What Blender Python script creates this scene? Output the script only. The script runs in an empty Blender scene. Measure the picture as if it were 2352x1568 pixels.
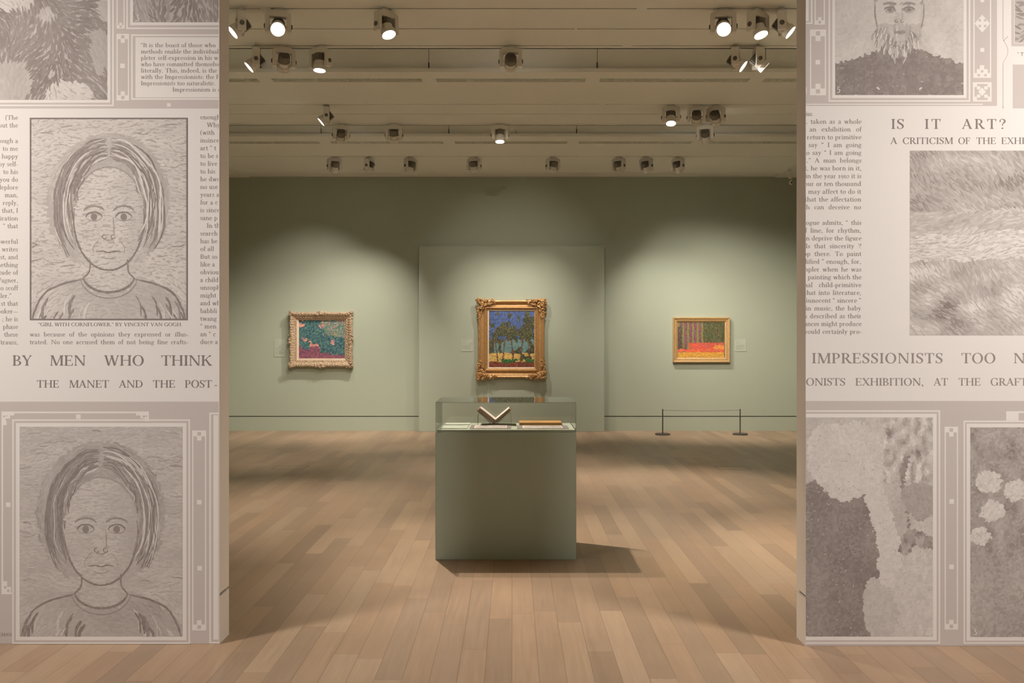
import bpy, bmesh, math, random
from mathutils import Vector, Matrix, noise

# ------------------------------------------------------------------ camera, world, light, exposure
F = 2100.0                      # focal length in pixels of the 2352 x 1568 frame
EYE = 1.46
SC = bpy.context.scene
COL = SC.collection
cam_d = bpy.data.cameras.new('camera'); cam_d.sensor_width = 36.0; cam_d.lens = 36.0 * F / 2352.0
cam = bpy.data.objects.new('camera', cam_d); COL.objects.link(cam)
cam.location = (0, 0, EYE); cam.rotation_euler = (math.pi / 2, 0, 0)
SC.camera = cam
SC.view_settings.view_transform = 'Standard'
SC.view_settings.look = 'None'
SC.view_settings.gamma = 1.0
SC.view_settings.use_curve_mapping = False
SC.view_settings.exposure = 0.0
world = bpy.data.worlds.new('world'); SC.world = world
world.use_nodes = True
world.node_tree.nodes['Background'].inputs[0].default_value = (1.0, 0.86, 0.7, 1)
world.node_tree.nodes['Background'].inputs[1].default_value = 0.02
WARM = (1.0, 0.90, 0.79)
# the track lights of the near room, above and behind the viewpoint, that wash the two printed partitions
NEAR_W = 850.0
for nx, ny, tx, ty, tz, pw, ang in ((-4.6, 1.7, -2.25, 4.4, 2.2, .70, 74), (-4.6, 1.7, -2.25, 4.4, 1.6, .92, 66), (4.6, 1.7, 2.2, 4.4, 2.2, .76, 74), (4.6, 1.7, 2.3, 4.4, 1.6, 1.1, 66)):
    ld = bpy.data.lights.new('near_room_spot', 'SPOT'); ld.energy = NEAR_W * pw; ld.color = (1.0, 0.93, 0.86)
    ld.spot_size = math.radians(ang); ld.spot_blend = 1.0; ld.shadow_soft_size = 0.5
    lo = bpy.data.objects.new('near_room_spot', ld); COL.objects.link(lo)
    lo.location = (nx, ny, 3.95)
    lo.rotation_euler = (Vector((tx, ty, tz)) - lo.location).to_track_quat('-Z', 'Y').to_euler()

# ------------------------------------------------------------------ helpers
def lin(c):
    return tuple(((v / 255.0) / 12.92 if v / 255.0 < 0.04045 else ((v / 255.0 + 0.055) / 1.055) ** 2.4) for v in c)

def mat(name, rgb, rough=0.7, metal=0.0, noise_amt=0.0, noise_scale=20.0, bump=0.0, spec=0.5):
    m = bpy.data.materials.new(name); m.use_nodes = True
    nt = m.node_tree; b = nt.nodes['Principled BSDF']
    b.inputs['Base Color'].default_value = (*rgb, 1); b.inputs['Roughness'].default_value = rough
    b.inputs['Metallic'].default_value = metal
    b.inputs['Specular IOR Level'].default_value = spec
    if noise_amt or bump:
        tc = nt.nodes.new('ShaderNodeTexCoord'); nz = nt.nodes.new('ShaderNodeTexNoise')
        nz.inputs['Scale'].default_value = noise_scale; nz.inputs['Detail'].default_value = 6
        nt.links.new(tc.outputs['Object'], nz.inputs['Vector'])
        if noise_amt:
            mx = nt.nodes.new('ShaderNodeMix'); mx.data_type = 'RGBA'
            mx.inputs['A'].default_value = (*[v * (1 - noise_amt) for v in rgb], 1)
            mx.inputs['B'].default_value = (*[min(1, v * (1 + noise_amt)) for v in rgb], 1)
            nt.links.new(nz.outputs['Fac'], mx.inputs['Factor'])
            nt.links.new(mx.outputs['Result'], b.inputs['Base Color'])
        if bump:
            bp = nt.nodes.new('ShaderNodeBump'); bp.inputs['Strength'].default_value = bump
            bp.inputs['Distance'].default_value = 0.01
            nt.links.new(nz.outputs['Fac'], bp.inputs['Height']); nt.links.new(bp.outputs['Normal'], b.inputs['Normal'])
    return m

def paint_mat(name, rough=0.75, bump=0.0):
    m = bpy.data.materials.new(name); m.use_nodes = True
    nt = m.node_tree; b = nt.nodes['Principled BSDF']; b.inputs['Roughness'].default_value = rough
    b.inputs['Specular IOR Level'].default_value = 0.25
    a = nt.nodes.new('ShaderNodeVertexColor'); a.layer_name = 'pigment'
    nt.links.new(a.outputs['Color'], b.inputs['Base Color'])
    return m

def glass_mat(name, tint=(0.99, 0.995, 0.988)):
    m = bpy.data.materials.new(name); m.use_nodes = True
    nt = m.node_tree; nt.nodes.clear()
    out = nt.nodes.new('ShaderNodeOutputMaterial'); mix = nt.nodes.new('ShaderNodeMixShader')
    tr = nt.nodes.new('ShaderNodeBsdfTransparent'); tr.inputs[0].default_value = (*tint, 1)
    gl = nt.nodes.new('ShaderNodeBsdfGlossy'); gl.inputs['Roughness'].default_value = 0.0
    fr = nt.nodes.new('ShaderNodeFresnel'); ge = nt.nodes.new('ShaderNodeNewGeometry')
    mr = nt.nodes.new('ShaderNodeMapRange')
    mr.inputs['To Min'].default_value = 1.5; mr.inputs['To Max'].default_value = 1 / 1.5
    nt.links.new(ge.outputs['Backfacing'], mr.inputs['Value']); nt.links.new(mr.outputs['Result'], fr.inputs['IOR'])
    nt.links.new(fr.outputs[0], mix.inputs[0]); nt.links.new(tr.outputs[0], mix.inputs[1]); nt.links.new(gl.outputs[0], mix.inputs[2])
    nt.links.new(mix.outputs[0], out.inputs[0])
    return m

def emit_mat(name, rgb, strength):
    m = bpy.data.materials.new(name); m.use_nodes = True
    b = m.node_tree.nodes['Principled BSDF']; b.inputs['Base Color'].default_value = (0.8, 0.8, 0.8, 1)
    b.inputs['Emission Color'].default_value = (*rgb, 1); b.inputs['Emission Strength'].default_value = strength
    return m

def wood_floor():
    m = bpy.data.materials.new('oak_planks'); m.use_nodes = True
    nt = m.node_tree; N = nt.nodes; L = nt.links; b = N['Principled BSDF']
    tc = N.new('ShaderNodeTexCoord'); sep = N.new('ShaderNodeSeparateXYZ'); L.new(tc.outputs['Object'], sep.inputs[0])
    def mth(op, a, bb=None, c=None):
        n = N.new('ShaderNodeMath'); n.operation = op
        for i, v in enumerate((a, bb, c)):
            if v is None: continue
            if isinstance(v, (int, float)): n.inputs[i].default_value = v
            else: L.new(v, n.inputs[i])
        return n.outputs[0]
    W, LEN = 0.119, 1.25
    row = mth('FLOOR', mth('DIVIDE', sep.outputs[0], W))
    fx = mth('FRACT', mth('DIVIDE', sep.outputs[0], W))
    wn = N.new('ShaderNodeTexWhiteNoise'); wn.noise_dimensions = '1D'; L.new(row, wn.inputs['W'])
    yy = mth('ADD', mth('DIVIDE', sep.outputs[1], LEN), mth('MULTIPLY', wn.outputs['Value'], 7.0))
    cell = mth('FLOOR', yy); fy = mth('FRACT', yy)
    cmb = N.new('ShaderNodeCombineXYZ'); L.new(row, cmb.inputs[0]); L.new(cell, cmb.inputs[1])
    w2 = N.new('ShaderNodeTexWhiteNoise'); w2.noise_dimensions = '2D'; L.new(cmb.outputs[0], w2.inputs['Vector'])
    ramp = N.new('ShaderNodeValToRGB'); e = ramp.color_ramp.elements
    base = FLOOR_RGB
    def t(k, s=(1, 1, 1)): return (*[min(1, v * k * q) for v, q in zip(base, s)], 1)
    e[0].position = 0.0; e[0].color = t(0.82, (1, 0.99, 0.98)); e[1].position = 1.0; e[1].color = t(1.15, (1, 1.0, 0.98))
    for p, k, s in ((0.25, 0.93, (1, 1.0, 1.02)), (0.5, 1.0, (1.02, 0.98, 0.94)), (0.75, 1.08, (1, 1.02, 1.03))):
        q = e.new(p); q.color = t(k, s)
    L.new(w2.outputs['Value'], ramp.inputs[0])
    # grain
    mp = N.new('ShaderNodeMapping'); mp.inputs['Scale'].default_value = (55, 2.2, 1); L.new(tc.outputs['Object'], mp.inputs[0])
    off = N.new('ShaderNodeVectorMath'); off.operation = 'ADD'; L.new(mp.outputs[0], off.inputs[0])
    sc2 = N.new('ShaderNodeVectorMath'); sc2.operation = 'SCALE'; L.new(w2.outputs['Color'], sc2.inputs[0]); sc2.inputs['Scale'].default_value = 40
    L.new(sc2.outputs[0], off.inputs[1])
    nz = N.new('ShaderNodeTexNoise'); nz.inputs['Scale'].default_value = 1.0; nz.inputs['Detail'].default_value = 5; nz.inputs['Distortion'].default_value = 0.7
    L.new(off.outputs[0], nz.inputs['Vector'])
    g = mth('ADD', mth('MULTIPLY', nz.outputs['Fac'], 0.34), 0.83)
    nb = N.new('ShaderNodeTexNoise'); nb.inputs['Scale'].default_value = 2.4; nb.inputs['Detail'].default_value = 3
    L.new(tc.outputs['Object'], nb.inputs['Vector'])
    g = mth('MULTIPLY', g, mth('ADD', mth('MULTIPLY', nb.outputs['Fac'], 0.2), 0.9))
    # seams
    ex = mth('MULTIPLY', mth('MINIMUM', fx, mth('SUBTRACT', 1.0, fx)), W)
    ey = mth('MULTIPLY', mth('MINIMUM', fy, mth('SUBTRACT', 1.0, fy)), LEN)
    seam = mth('LESS_THAN', mth('MINIMUM', ex, ey), 0.0013)
    g = mth('MULTIPLY', g, mth('SUBTRACT', 1.0, mth('MULTIPLY', seam, 0.38)))
    mul = N.new('ShaderNodeVectorMath'); mul.operation = 'SCALE'; L.new(ramp.outputs['Color'], mul.inputs[0]); L.new(g, mul.inputs['Scale'])
    L.new(mul.outputs[0], b.inputs['Base Color'])
    b.inputs['Specular IOR Level'].default_value = 0.42
    L.new(mth('ADD', mth('MULTIPLY', nz.outputs['Fac'], 0.16), 0.3), b.inputs['Roughness'])
    bp = N.new('ShaderNodeBump'); bp.inputs['Strength'].default_value = 0.25; bp.inputs['Distance'].default_value = 0.001
    L.new(mth('SUBTRACT', nz.outputs['Fac'], seam), bp.inputs['Height']); L.new(bp.outputs[0], b.inputs['Normal'])
    return m

def tag(o, label=None, cat=None, group=None, kind=None):
    if label: o['label'] = label
    if cat: o['category'] = cat
    if group: o['group'] = group
    if kind: o['kind'] = kind
    return o

def empty(name, loc, label=None, cat=None, group=None, rz=0.0):
    o = bpy.data.objects.new(name, None); COL.objects.link(o)
    o.location = loc; o.rotation_euler = (0, 0, rz); o.empty_display_size = 0.1
    return tag(o, label, cat, group)

def origin(o):
    v = Vector((0, 0, 0))
    while o is not None:
        v = v + Vector(o.location); o = o.parent
    return v

class MB:
    """collects polygons of ONE part"""
    def __init__(s): s.v = []; s.f = []; s.c = []
    def poly(s, pts, col=None):
        i = len(s.v); s.v += [tuple(p) for p in pts]; s.f.append(tuple(range(i, i + len(pts)))); s.c.append(col)
    def box(s, x0, x1, y0, y1, z0, z1):
        i = len(s.v)
        s.v += [(x0, y0, z0), (x1, y0, z0), (x1, y1, z0), (x0, y1, z0), (x0, y0, z1), (x1, y0, z1), (x1, y1, z1), (x0, y1, z1)]
        for q in ((0, 3, 2, 1), (4, 5, 6, 7), (0, 1, 5, 4), (1, 2, 6, 5), (2, 3, 7, 6), (3, 0, 4, 7)):
            s.f.append(tuple(i + k for k in q)); s.c.append(None)
        return s
    def ring(s, pts_list, close=True):
        """skin consecutive loops of equal length"""
        i = len(s.v); n = len(pts_list[0])
        for l in pts_list: s.v += [tuple(p) for p in l]
        for a in range(len(pts_list) - 1):
            for k in range(n if close else n - 1):
                k2 = (k + 1) % n
                s.f.append((i + a * n + k, i + a * n + k2, i + (a + 1) * n + k2, i + (a + 1) * n + k)); s.c.append(None)
        return i, n
    def lathe(s, prof, n=24, M=None, caps=True):
        """prof: (r, z) pairs, about local z"""
        M = M or Matrix()
        loops = [[M @ Vector((r * math.cos(2 * math.pi * k / n), r * math.sin(2 * math.pi * k / n), z)) for k in range(n)] for r, z in prof]
        i, n = s.ring(loops)
        if caps:
            s.f.append(tuple(reversed(range(i, i + n)))); s.c.append(None)
            j = i + (len(prof) - 1) * n
            s.f.append(tuple(range(j, j + n))); s.c.append(None)
        return s
    def tube(s, pts, r, n=8):
        loops = []
        for k, p in enumerate(pts):
            p = Vector(p); a = Vector(pts[max(0, k - 1)]); b = Vector(pts[min(len(pts) - 1, k + 1)])
            d = (b - a).normalized(); u = d.orthogonal().normalized(); w = d.cross(u)
            if k and abs(d.dot(last_d)) > 0.2:
                u = (last_u - d * last_u.dot(d)).normalized(); w = d.cross(u)
            last_d, last_u = d, u
            rr = r[k] if isinstance(r, (list, tuple)) else r
            loops.append([p + (u * math.cos(2 * math.pi * q / n) + w * math.sin(2 * math.pi * q / n)) * rr for q in range(n)])
        i, n = s.ring(loops)
        s.f.append(tuple(reversed(range(i, i + n)))); s.c.append(None)
        j = i + (len(pts) - 1) * n
        s.f.append(tuple(range(j, j + n))); s.c.append(None)
        return s
    def prism(s, pts, y0, y1):
        """outline in x,z extruded along y"""
        n = len(pts); i = len(s.v)
        s.v += [(x, y0, z) for x, z in pts] + [(x, y1, z) for x, z in pts]
        s.f.append(tuple(range(i, i + n))); s.c.append(None)
        s.f.append(tuple(reversed(range(i + n, i + 2 * n)))); s.c.append(None)
        for k in range(n):
            k2 = (k + 1) % n
            s.f.append((i + k2, i + k, i + n + k, i + n + k2)); s.c.append(None)
        return s
    def blob(s, c, r, M=None, n=8, m=5):
        M = M or Matrix(); c = Vector(c); i = len(s.v); loops = []
        for a in range(m + 1):
            t = math.pi * (0.02 + 0.96 * a / m)
            loops.append([c + M @ Vector((r[0] * math.sin(t) * math.cos(2 * math.pi * k / n), r[1] * math.sin(t) * math.sin(2 * math.pi * k / n), r[2] * math.cos(t))) for k in range(n)])
        s.ring(loops); return s
    def build(s, name, material, parent=None, local=False, smooth=False, recalc=True, bevel=0.0):
        off = Vector((0, 0, 0)) if (parent is None or local) else origin(parent)
        me = bpy.data.meshes.new(name)
        me.from_pydata([tuple(Vector(p) - off) for p in s.v], [], s.f)
        if any(c is not None for c in s.c):
            at = me.color_attributes.new('pigment', 'FLOAT_COLOR', 'CORNER')
            vals = []
            for f, c in zip(s.f, s.c):
                c = c or (0.5, 0.5, 0.5)
                vals += [c[0], c[1], c[2], 1.0] * len(f)
            at.data.foreach_set('color', vals)
        if recalc:
            bm = bmesh.new(); bm.from_mesh(me); bmesh.ops.recalc_face_normals(bm, faces=bm.faces)
            if bevel:
                bmesh.ops.remove_doubles(bm, verts=bm.verts, dist=1e-6)
                es = [e for e in bm.edges if len(e.link_faces) == 2 and e.calc_face_angle(0) > 0.5]
                bmesh.ops.bevel(bm, geom=es, offset=bevel, segments=2, affect='EDGES')
            bm.to_mesh(me); bm.free()
        if smooth: me.polygons.foreach_set('use_smooth', [True] * len(me.polygons))
        me.materials.append(material)
        o = bpy.data.objects.new(name, me); COL.objects.link(o)
        if parent: o.parent = parent
        return o

def copy_tree(o, parent=None):
    c = o.copy(); COL.objects.link(c); c.parent = parent
    for ch in list(o.children): copy_tree(ch, c)
    return c

# ------------------------------------------------------------------ materials
GREEN = (0.388, 0.422, 0.332)
FLOOR_RGB = (0.36, 0.247, 0.162)
M_green = mat('sage_wall_paint', GREEN, 0.75, noise_amt=0.025, noise_scale=1.5, spec=0.2)
M_case = mat('sage_lacquer', (0.46, 0.55, 0.46), 0.55, noise_amt=0.02, noise_scale=3, spec=0.3)
M_ceil = mat('ceiling_off_white', (0.83, 0.82, 0.755), 0.8, noise_amt=0.03, noise_scale=0.9, spec=0.1)
M_putty = mat('putty_paint', (0.64, 0.56, 0.475), 0.75, noise_amt=0.02, noise_scale=2)
M_dark = mat('dark_gap', (0.05, 0.04, 0.03), 0.9)
M_floor = wood_floor()
M_white = mat('white_powder_coat', (0.76, 0.72, 0.64), 0.45, noise_amt=0.02, noise_scale=30)
M_sink = mat('grey_heat_sink', (0.22, 0.2, 0.165), 0.5, metal=0.3, noise_amt=0.05, noise_scale=40)
M_knob = mat('grey_knob', (0.12, 0.11, 0.09), 0.5, noise_amt=0.05)
M_lens = emit_mat('lit_lens', (1.0, 0.95, 0.88), 14.0)
M_glass = glass_mat('clear_glass')
def pr_(c): return tuple(v * k for v, k in zip(lin(c), (1.01, 1.085, 1.15)))
CREAM = pr_((211, 199, 191)); GREY = pr_((184, 169, 161)); INK = pr_((140, 126, 119)); HEAD = pr_((126, 112, 106))
M_cream = mat('cream_paper_print', CREAM, 0.8, noise_amt=0.012, noise_scale=3, spec=0.1)
M_grey = mat('grey_halftone_print', GREY, 0.8, noise_amt=0.035, noise_scale=160, spec=0.1)
M_pale = mat('pale_line_print', pr_((212, 200, 191)), 0.8, noise_amt=0.01, spec=0.1)
M_ink = mat('soft_grey_ink', INK, 0.8, noise_amt=0.03, noise_scale=200, spec=0.1)
M_head = mat('dark_grey_ink', HEAD, 0.8, noise_amt=0.03, noise_scale=200, spec=0.1)
M_print = paint_mat('halftone_ink', 0.8)
M_oil = paint_mat('oil_paint', 0.5)
M_gold = mat('aged_gilding', (0.48, 0.275, 0.11), 0.42, metal=0.45, noise_amt=0.35, noise_scale=26, bump=0.3)
M_gold2 = mat('worn_pale_gilding', (0.45, 0.33, 0.215), 0.55, metal=0.15, noise_amt=0.4, noise_scale=45, bump=0.4)
M_gold3 = mat('honey_gilding', (0.55, 0.36, 0.16), 0.5, metal=0.3, noise_amt=0.25, noise_scale=35, bump=0.3)
M_slip = mat('cream_slip', (0.72, 0.6, 0.46), 0.7, noise_amt=0.05)
M_card = mat('pale_green_card', (0.44, 0.475, 0.385), 0.7, noise_amt=0.02)
M_cardtext = mat('card_ink', (0.2, 0.2, 0.13), 0.8, noise_amt=0.02)
M_metal = mat('dark_grey_metal', (0.1, 0.09, 0.085), 0.5, metal=0.5, noise_amt=0.05)
M_mat = mat('grey_brown_mount', (0.22, 0.19, 0.17), 0.8, noise_amt=0.03)
M_paper = mat('book_paper', (0.68, 0.6, 0.52), 0.8, noise_amt=0.04, noise_scale=60)
M_leather = mat('dark_brown_binding', (0.16, 0.1, 0.055), 0.55, noise_amt=0.1, noise_scale=50)
M_tan = mat('tan_cloth_binding', (0.5, 0.27, 0.08), 0.6, noise_amt=0.06, noise_scale=80)
M_louvre = mat('grey_green_louvre_metal', (0.72, 0.78, 0.68), 0.3, metal=0.3, noise_amt=0.03)
M_edges = mat('page_edges', (.33, .25, .17), .8, noise_amt=.12, noise_scale=120)

# ------------------------------------------------------------------ the setting
XW, YB, YN, ZC = 5.0, 14.95, -3.2, 4.16
YL, YR = 4.411, 4.38            # front faces of the two printed partitions
def struct(name, mb, m, parent=None):
    o = mb.build(name, m, parent)
    if parent is None: o['kind'] = 'structure'
    return o

floor_o = struct('floor', MB().box(-XW - .1, XW + .1, YN - .1, YB + .1, -0.1, 0.0), M_floor)
GZ0, GZ1 = 0.2285, 0.2425       # shadow gap above the flush skirting
def gapped_wall(name, x0, x1, y0, y1, inset, m, skirt):
    b = MB(); b.box(x0, x1, y0, y1, GZ1, ZC + 0.5); w = struct(name, b, m)
    g = MB().box(x0 + inset[0], x1 - inset[1], y0 + inset[2], y1 - inset[3], GZ0, GZ1); struct('shadow_gap', g, M_dark, w)
    s = MB().box(x0, x1, y0, y1, 0.0, GZ0); struct(skirt, s, m)
    return w
gapped_wall('wall_back', -XW, XW, YB, YB + .15, (0, 0, .012, 0), M_green, 'baseboard_back')
gapped_wall('wall_left', -XW - .15, -XW, 4.5, YB + .15, (0, .012, 0, 0), M_green, 'baseboard_left')
gapped_wall('wall_right', XW, XW + .15, 4.5, YB + .15, (.012, 0, 0, 0), M_green, 'baseboard_right')
XL, XR = -672.2 * YL / F, 674.5 * YR / F
gapped_wall('wall_partition_left', -XW, XL, YL, YL + .15, (.012, .012, .012, .012), M_putty, 'baseboard_partition_left')
gapped_wall('wall_partition_right', XR, XW, YR, YR + .14, (.012, .012, .012, .012), M_putty, 'baseboard_partition_right')
b = MB(); b.box(-XW - .15, -XW, YN, 4.5, 0, ZC + .5); b.box(XW, XW + .15, YN, 4.5, 0, ZC + .5); b.box(-XW - .15, XW + .15, YN - .15, YN, 0, ZC + .5)
struct('wall_near', b, M_putty)

# ceiling: boards between dark track slots, two recessed bays with hung rafts
A1, B1, C1, A2, B2, C2, A3 = 7.42, 7.90, 8.35, 10.42, 10.86, 11.34, 13.34
g = 0.010
b = MB()
def board(y0, y1, z0=ZC, z1=ZC + .03, x0=-XW, x1=XW): b.box(x0, x1, y0, y1, z0, z1)
board(YN, A1 - g)
for a, bb, c in ((A1, B1, C1), (A2, B2, C2)):
    board(a + g, bb - g); board(bb + g, c - g); board(c + g, c + .09)
board(10.34, A2 - g); board(13.26, A3 - g)
board(A3 + g, 14.57); board(14.57, YB, ZC - .008, ZC + .03)
for y in (A1, B1, C1, A2, B2, C2, A3):                     # slots stop short of the side walls
    board(y - g, y + g, x0=-XW, x1=-4.1); board(y - g, y + g, x0=4.1, x1=XW)
def s2x(px, y): return (px - 1176) / F * y
for y, p0, p1 in ((A1, 1462, 1486), (C1, 1430, 1451), (C2, 1362, 1377), (A2, 1380, 1390), (B1, 1320, 1326), (A1, 598, 622)):
    board(y - g, y + g, x0=s2x(p0, y), x1=s2x(p1, y))
for y0, y1 in ((8.44, 10.36), (11.43, 13.28)):              # recessed bays
    board(y0 - .02, y1, 4.42, 4.45); b.box(-XW, XW, y0 - .02, y0, ZC, 4.45); b.box(-XW, XW, y1 - .02, y1, ZC, 4.45)
b.box(-XW - .15, XW + .15, YN - .15, YB + .15, ZC + .5, ZC + .6)
b.box(-XW, -4.3, 4.6, YB, ZC - .02, ZC + .01); b.box(4.3, XW, 4.6, YB, ZC - .02, ZC + .01)
ceil = struct('ceiling', b, M_ceil)
for y in (A1, B1, C1, A2, B2, C2, A3):
    struct('track_slot', MB().box(-4.1, 4.1, y - .03, y + .03, ZC + .031, ZC + .05).box(-4.1, 4.1, y - .013, y - g - .0005, ZC + .006, ZC + .0305).box(-4.1, 4.1, y + g + .0005, y + .013, ZC + .006, ZC + .0305), M_dark, ceil)

# hung rafts with unlit louvre strips
ZR = 4.13
RAFT = []
for (y0, l0, l1, y1, segs, nth) in ((9.06, 9.285, 9.41, 10.29, (-2, -1, 0, 1, 2), 'nearer'), (11.90, 12.20, 12.345, 13.18, (-2, -1, 0, 1, 2), 'farther')):
    pitch, half = (1.672, 0.765) if nth == 'nearer' else (1.665, 0.757)
    rt = empty('ceiling_raft', (0, (y0 + y1) / 2, ZR), 'long off-white ceiling raft hung on thin wires, the %s of the two' % nth, 'ceiling raft', 'hung ceiling rafts')
    m = MB(); m.box(-4.28, 4.28, y0, l0, ZR, ZR + .036); m.box(-4.28, 4.28, l1, y1, ZR, ZR + .036)
    xs = [-4.28] + [v for s_ in segs for v in (s_ * pitch - half - .012, s_ * pitch + half - .012)] + [4.28]
    for k in range(0, len(xs), 2): m.box(xs[k], xs[k + 1], l0, l1, ZR, ZR + .036)
    m.build('raft_board', M_ceil, rt)
    MB().box(-4.99, 4.99, y0 + .05, y0 + .062, ZR + .042, 4.415).build('fascia', M_ceil, rt)
    for s_ in (-2.5, -1.5, -.5, .5, 1.5, 2.5):
        x = s_ * pitch + .01
        w = MB().tube([(x, y0 + .02, ZR + .03), (x, y0 + .02, 4.425)], .0022, 6).tube([(x, y0 + .02, ZR + .03), (x, y0 + .02, ZR + .1)], .006, 6)
        w.build('hanger_wire', M_dark, rt)
    for s_, where in zip(segs, ('leftmost', 'second from the left', 'middle', 'second from the right', 'rightmost')):
        cx = s_ * pitch - .012
        lv = empty('louvre_light', (cx, (l0 + l1) / 2, ZR), 'unlit louvred ceiling strip light in the %s raft, %s of five' % (nth, where), 'ceiling light', 'louvre strip lights')
        t = .004
        MB().box(cx - half, cx + half, l0, l0 + t, ZR - .003, ZR + .05).box(cx - half, cx + half, l1 - t, l1, ZR - .003, ZR + .05).box(cx - half, cx - half + t, l0, l1, ZR - .003, ZR + .05).box(cx + half - t, cx + half, l0, l1, ZR - .003, ZR + .05).build('trim_frame', M_white, lv)
        MB().box(cx - half + t, cx + half - t, l0 + t, l1 - t, ZR + .018, ZR + .022).build('reflector', M_louvre, lv)
        q = MB()
        for k in range(1, 20):
            x = cx - half + k * 2 * half / 20
            q.prism([(x - .001, ZR + .002), (x + .001, ZR + .002), (x + .003, ZR + .0178), (x - .003, ZR + .0178)], l0 + t, l1 - t)
        q.box(cx - half + t, cx + half - t, (l0 + l1) / 2 - .001, (l0 + l1) / 2 + .001, ZR + .004, ZR + .0178)
        q.build('louvre_blades', M_louvre, lv)

# ------------------------------------------------------------------ track spotlights
def make_spot():
    r = empty('track_spotlight', (0, 0, 0))
    MB().box(-.035, .035, -.0085, .0085, -.004, .02).box(-.04, .04, -.016, .016, -.02, -.001).build('track_adapter', M_white, r, local=True, bevel=.002)
    MB().prism([(-.103, -.198), (-.103, -.046), (-.048, -.019), (.048, -.019), (.103, -.046), (.103, -.198), (.068, -.198), (.068, -.074), (-.068, -.074), (-.068, -.198)], -.034, .034).build('bracket', M_white, r, local=True, bevel=.003)
    for sx in (-1, 1):
        MB().lathe([(.019, 0), (.019, .008), (.014, .011)], 16, Matrix.Translation((sx * .102, 0, -.145)) @ Matrix.Rotation(sx * math.pi / 2, 4, 'Y')).build('pivot_knob', M_knob, r, local=True, smooth=False)
    hd = MB().lathe([(.05, -.078), (.056, -.086), (.059, -.086), (.059, -.045), (.05, -.04), (.05, .002), (.03, .008)], 28)
    hd.tube([(.05, 0, -.03), (.083, 0, -.045)], .003, 6); hd.blob((.085, 0, -.046), (.008, .008, .008))
    hd.tube([(.07, 0, 0), (-.07, 0, 0)], .009, 8)
    h = hd.build('lamp_head', M_white, r, local=True, smooth=False); h.location = (0, 0, -.145)
    sk = MB()
    for k in range(-5, 6):
        x = k * .0098; w = math.sqrt(max(0, .054 ** 2 - x * x))
        sk.prism([(-w, .0), (w, .0), (w, .06), (w * .82, .068), (-w * .82, .068), (-w, .06)], x - .0024, x + .0024)
    sk.lathe([(.045, .006), (.045, .02)], 20)
    sk.build('heat_sink', M_sink, h, local=True)
    MB().lathe([(.0485, -.0795), (.0485, -.0783)], 28).build('lens', M_lens, h, local=True)
    return r

SPOT_PROTO = make_spot()
first_used = [False]
def spotlight(px, row, target, watts, label, size=58, blend=1.0, col=WARM):
    y = row; x = s2x(px, y)
    r = SPOT_PROTO if not first_used[0] else copy_tree(SPOT_PROTO)
    first_used[0] = True
    r.location = (x, y, ZC)
    d = (Vector(target) - Vector((x, y, ZC - .145))).normalized()
    th = math.acos(max(-1, min(1, -d.z))); psi = math.atan2(-d.x, d.y)
    r.rotation_euler = (0, 0, psi)
    tag(r, label, 'spotlight', 'track spotlights')
    h = [c for c in r.children if c.name.startswith('lamp_head')][0]
    h.rotation_euler = (th, 0, 0)
    LAMPS.append((r, h, watts, size, blend, col))
LAMPS = []
UP = 3.3
# nearest visible track
spotlight(553, A1, (-5.0, 6.3, 1.3), 160, 'track spotlight at the far left of the nearest row, glowing lens turned down left')
spotlight(639, A1, (-1.2, 4.1, 1.75), 70, 'track spotlight in the nearest row left, lens blazing straight at the viewer', 46)
spotlight(887, A1, (0.15, 6.3, 0.5), 230, 'lone track spotlight hanging between the left pair and the middle, aimed at the case')
spotlight(1661, A1, (1.2, 4.1, 1.75), 70, 'track spotlight in the nearest row right, lens blazing straight at the viewer', 46)
spotlight(1741, A1, (2.9, 6.2, 0.2), 210, 'track spotlight with round glowing lens, middle of the right three in the nearest row')
spotlight(1797, A1, (5.0, 6.5, 1.4), 150, 'track spotlight at the far right of the nearest row, side-on, lens turned right')
# second track
spotlight(588, C1, (-5.0, 7.6, 1.4), 170, 'track spotlight leftmost in the second row, lens shining down left, side-on')
spotlight(652, C1, (-3.6, 13.0, 0.0), 150, 'track spotlight second from left in the second row, dark ribbed back showing')
spotlight(735, C1, (-1.9, 8.0, 0.0), 150, 'track spotlight third from left in the second row, pointing straight down with lit rim')
spotlight(1173, C1, (0.0, 14.8, 2.3), 110, 'track spotlight alone in the middle of the second row, ribbed back showing', 34)
spotlight(1690, C1, (5.0, 7.4, 1.6), 150, 'track spotlight in the second row right, bright oval lens turned down right')
spotlight(1741, C1, (5.0, 8.2, 1.6), 150, 'track spotlight at the far right of the second row, brightly lit fins, side-on')
# third track
spotlight(750, A2, (-5.0, 9.9, 1.4), 170, 'track spotlight alone at the left of the third row, slim side view, lens lit')
spotlight(1541, A2, (1.6, 9.0, 0.0), 185, 'track spotlight in the third row, lens glowing downward, left of two dark-backed ones')
spotlight(1600, A2, (3.1, 14.95, 1.1), 70, 'dark-backed track spotlight in the middle of the right three, third row')
spotlight(1644, A2, (4.6, 14.5, 0.7), 90, 'dark-backed track spotlight with bright left flank, rightmost in the third row')
# fourth track
spotlight(783, C2, (-3.2, 14.95, 1.0), 60, 'dark-backed track spotlight leftmost in the fourth row, over the louvre strip')
spotlight(905, C2, (-1.5, 13.8, 0.0), 100, 'track spotlight second from left in the fourth row, seen square from behind')
spotlight(1148, C2, (-0.1, 10.6, 0.0), 110, 'track spotlight in the middle of the fourth row, lens glowing straight down')
spotlight(1620, C2, (3.6, 14.95, 0.9), 50, 'pale-ribbed track spotlight at the right of the fourth row')
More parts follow.
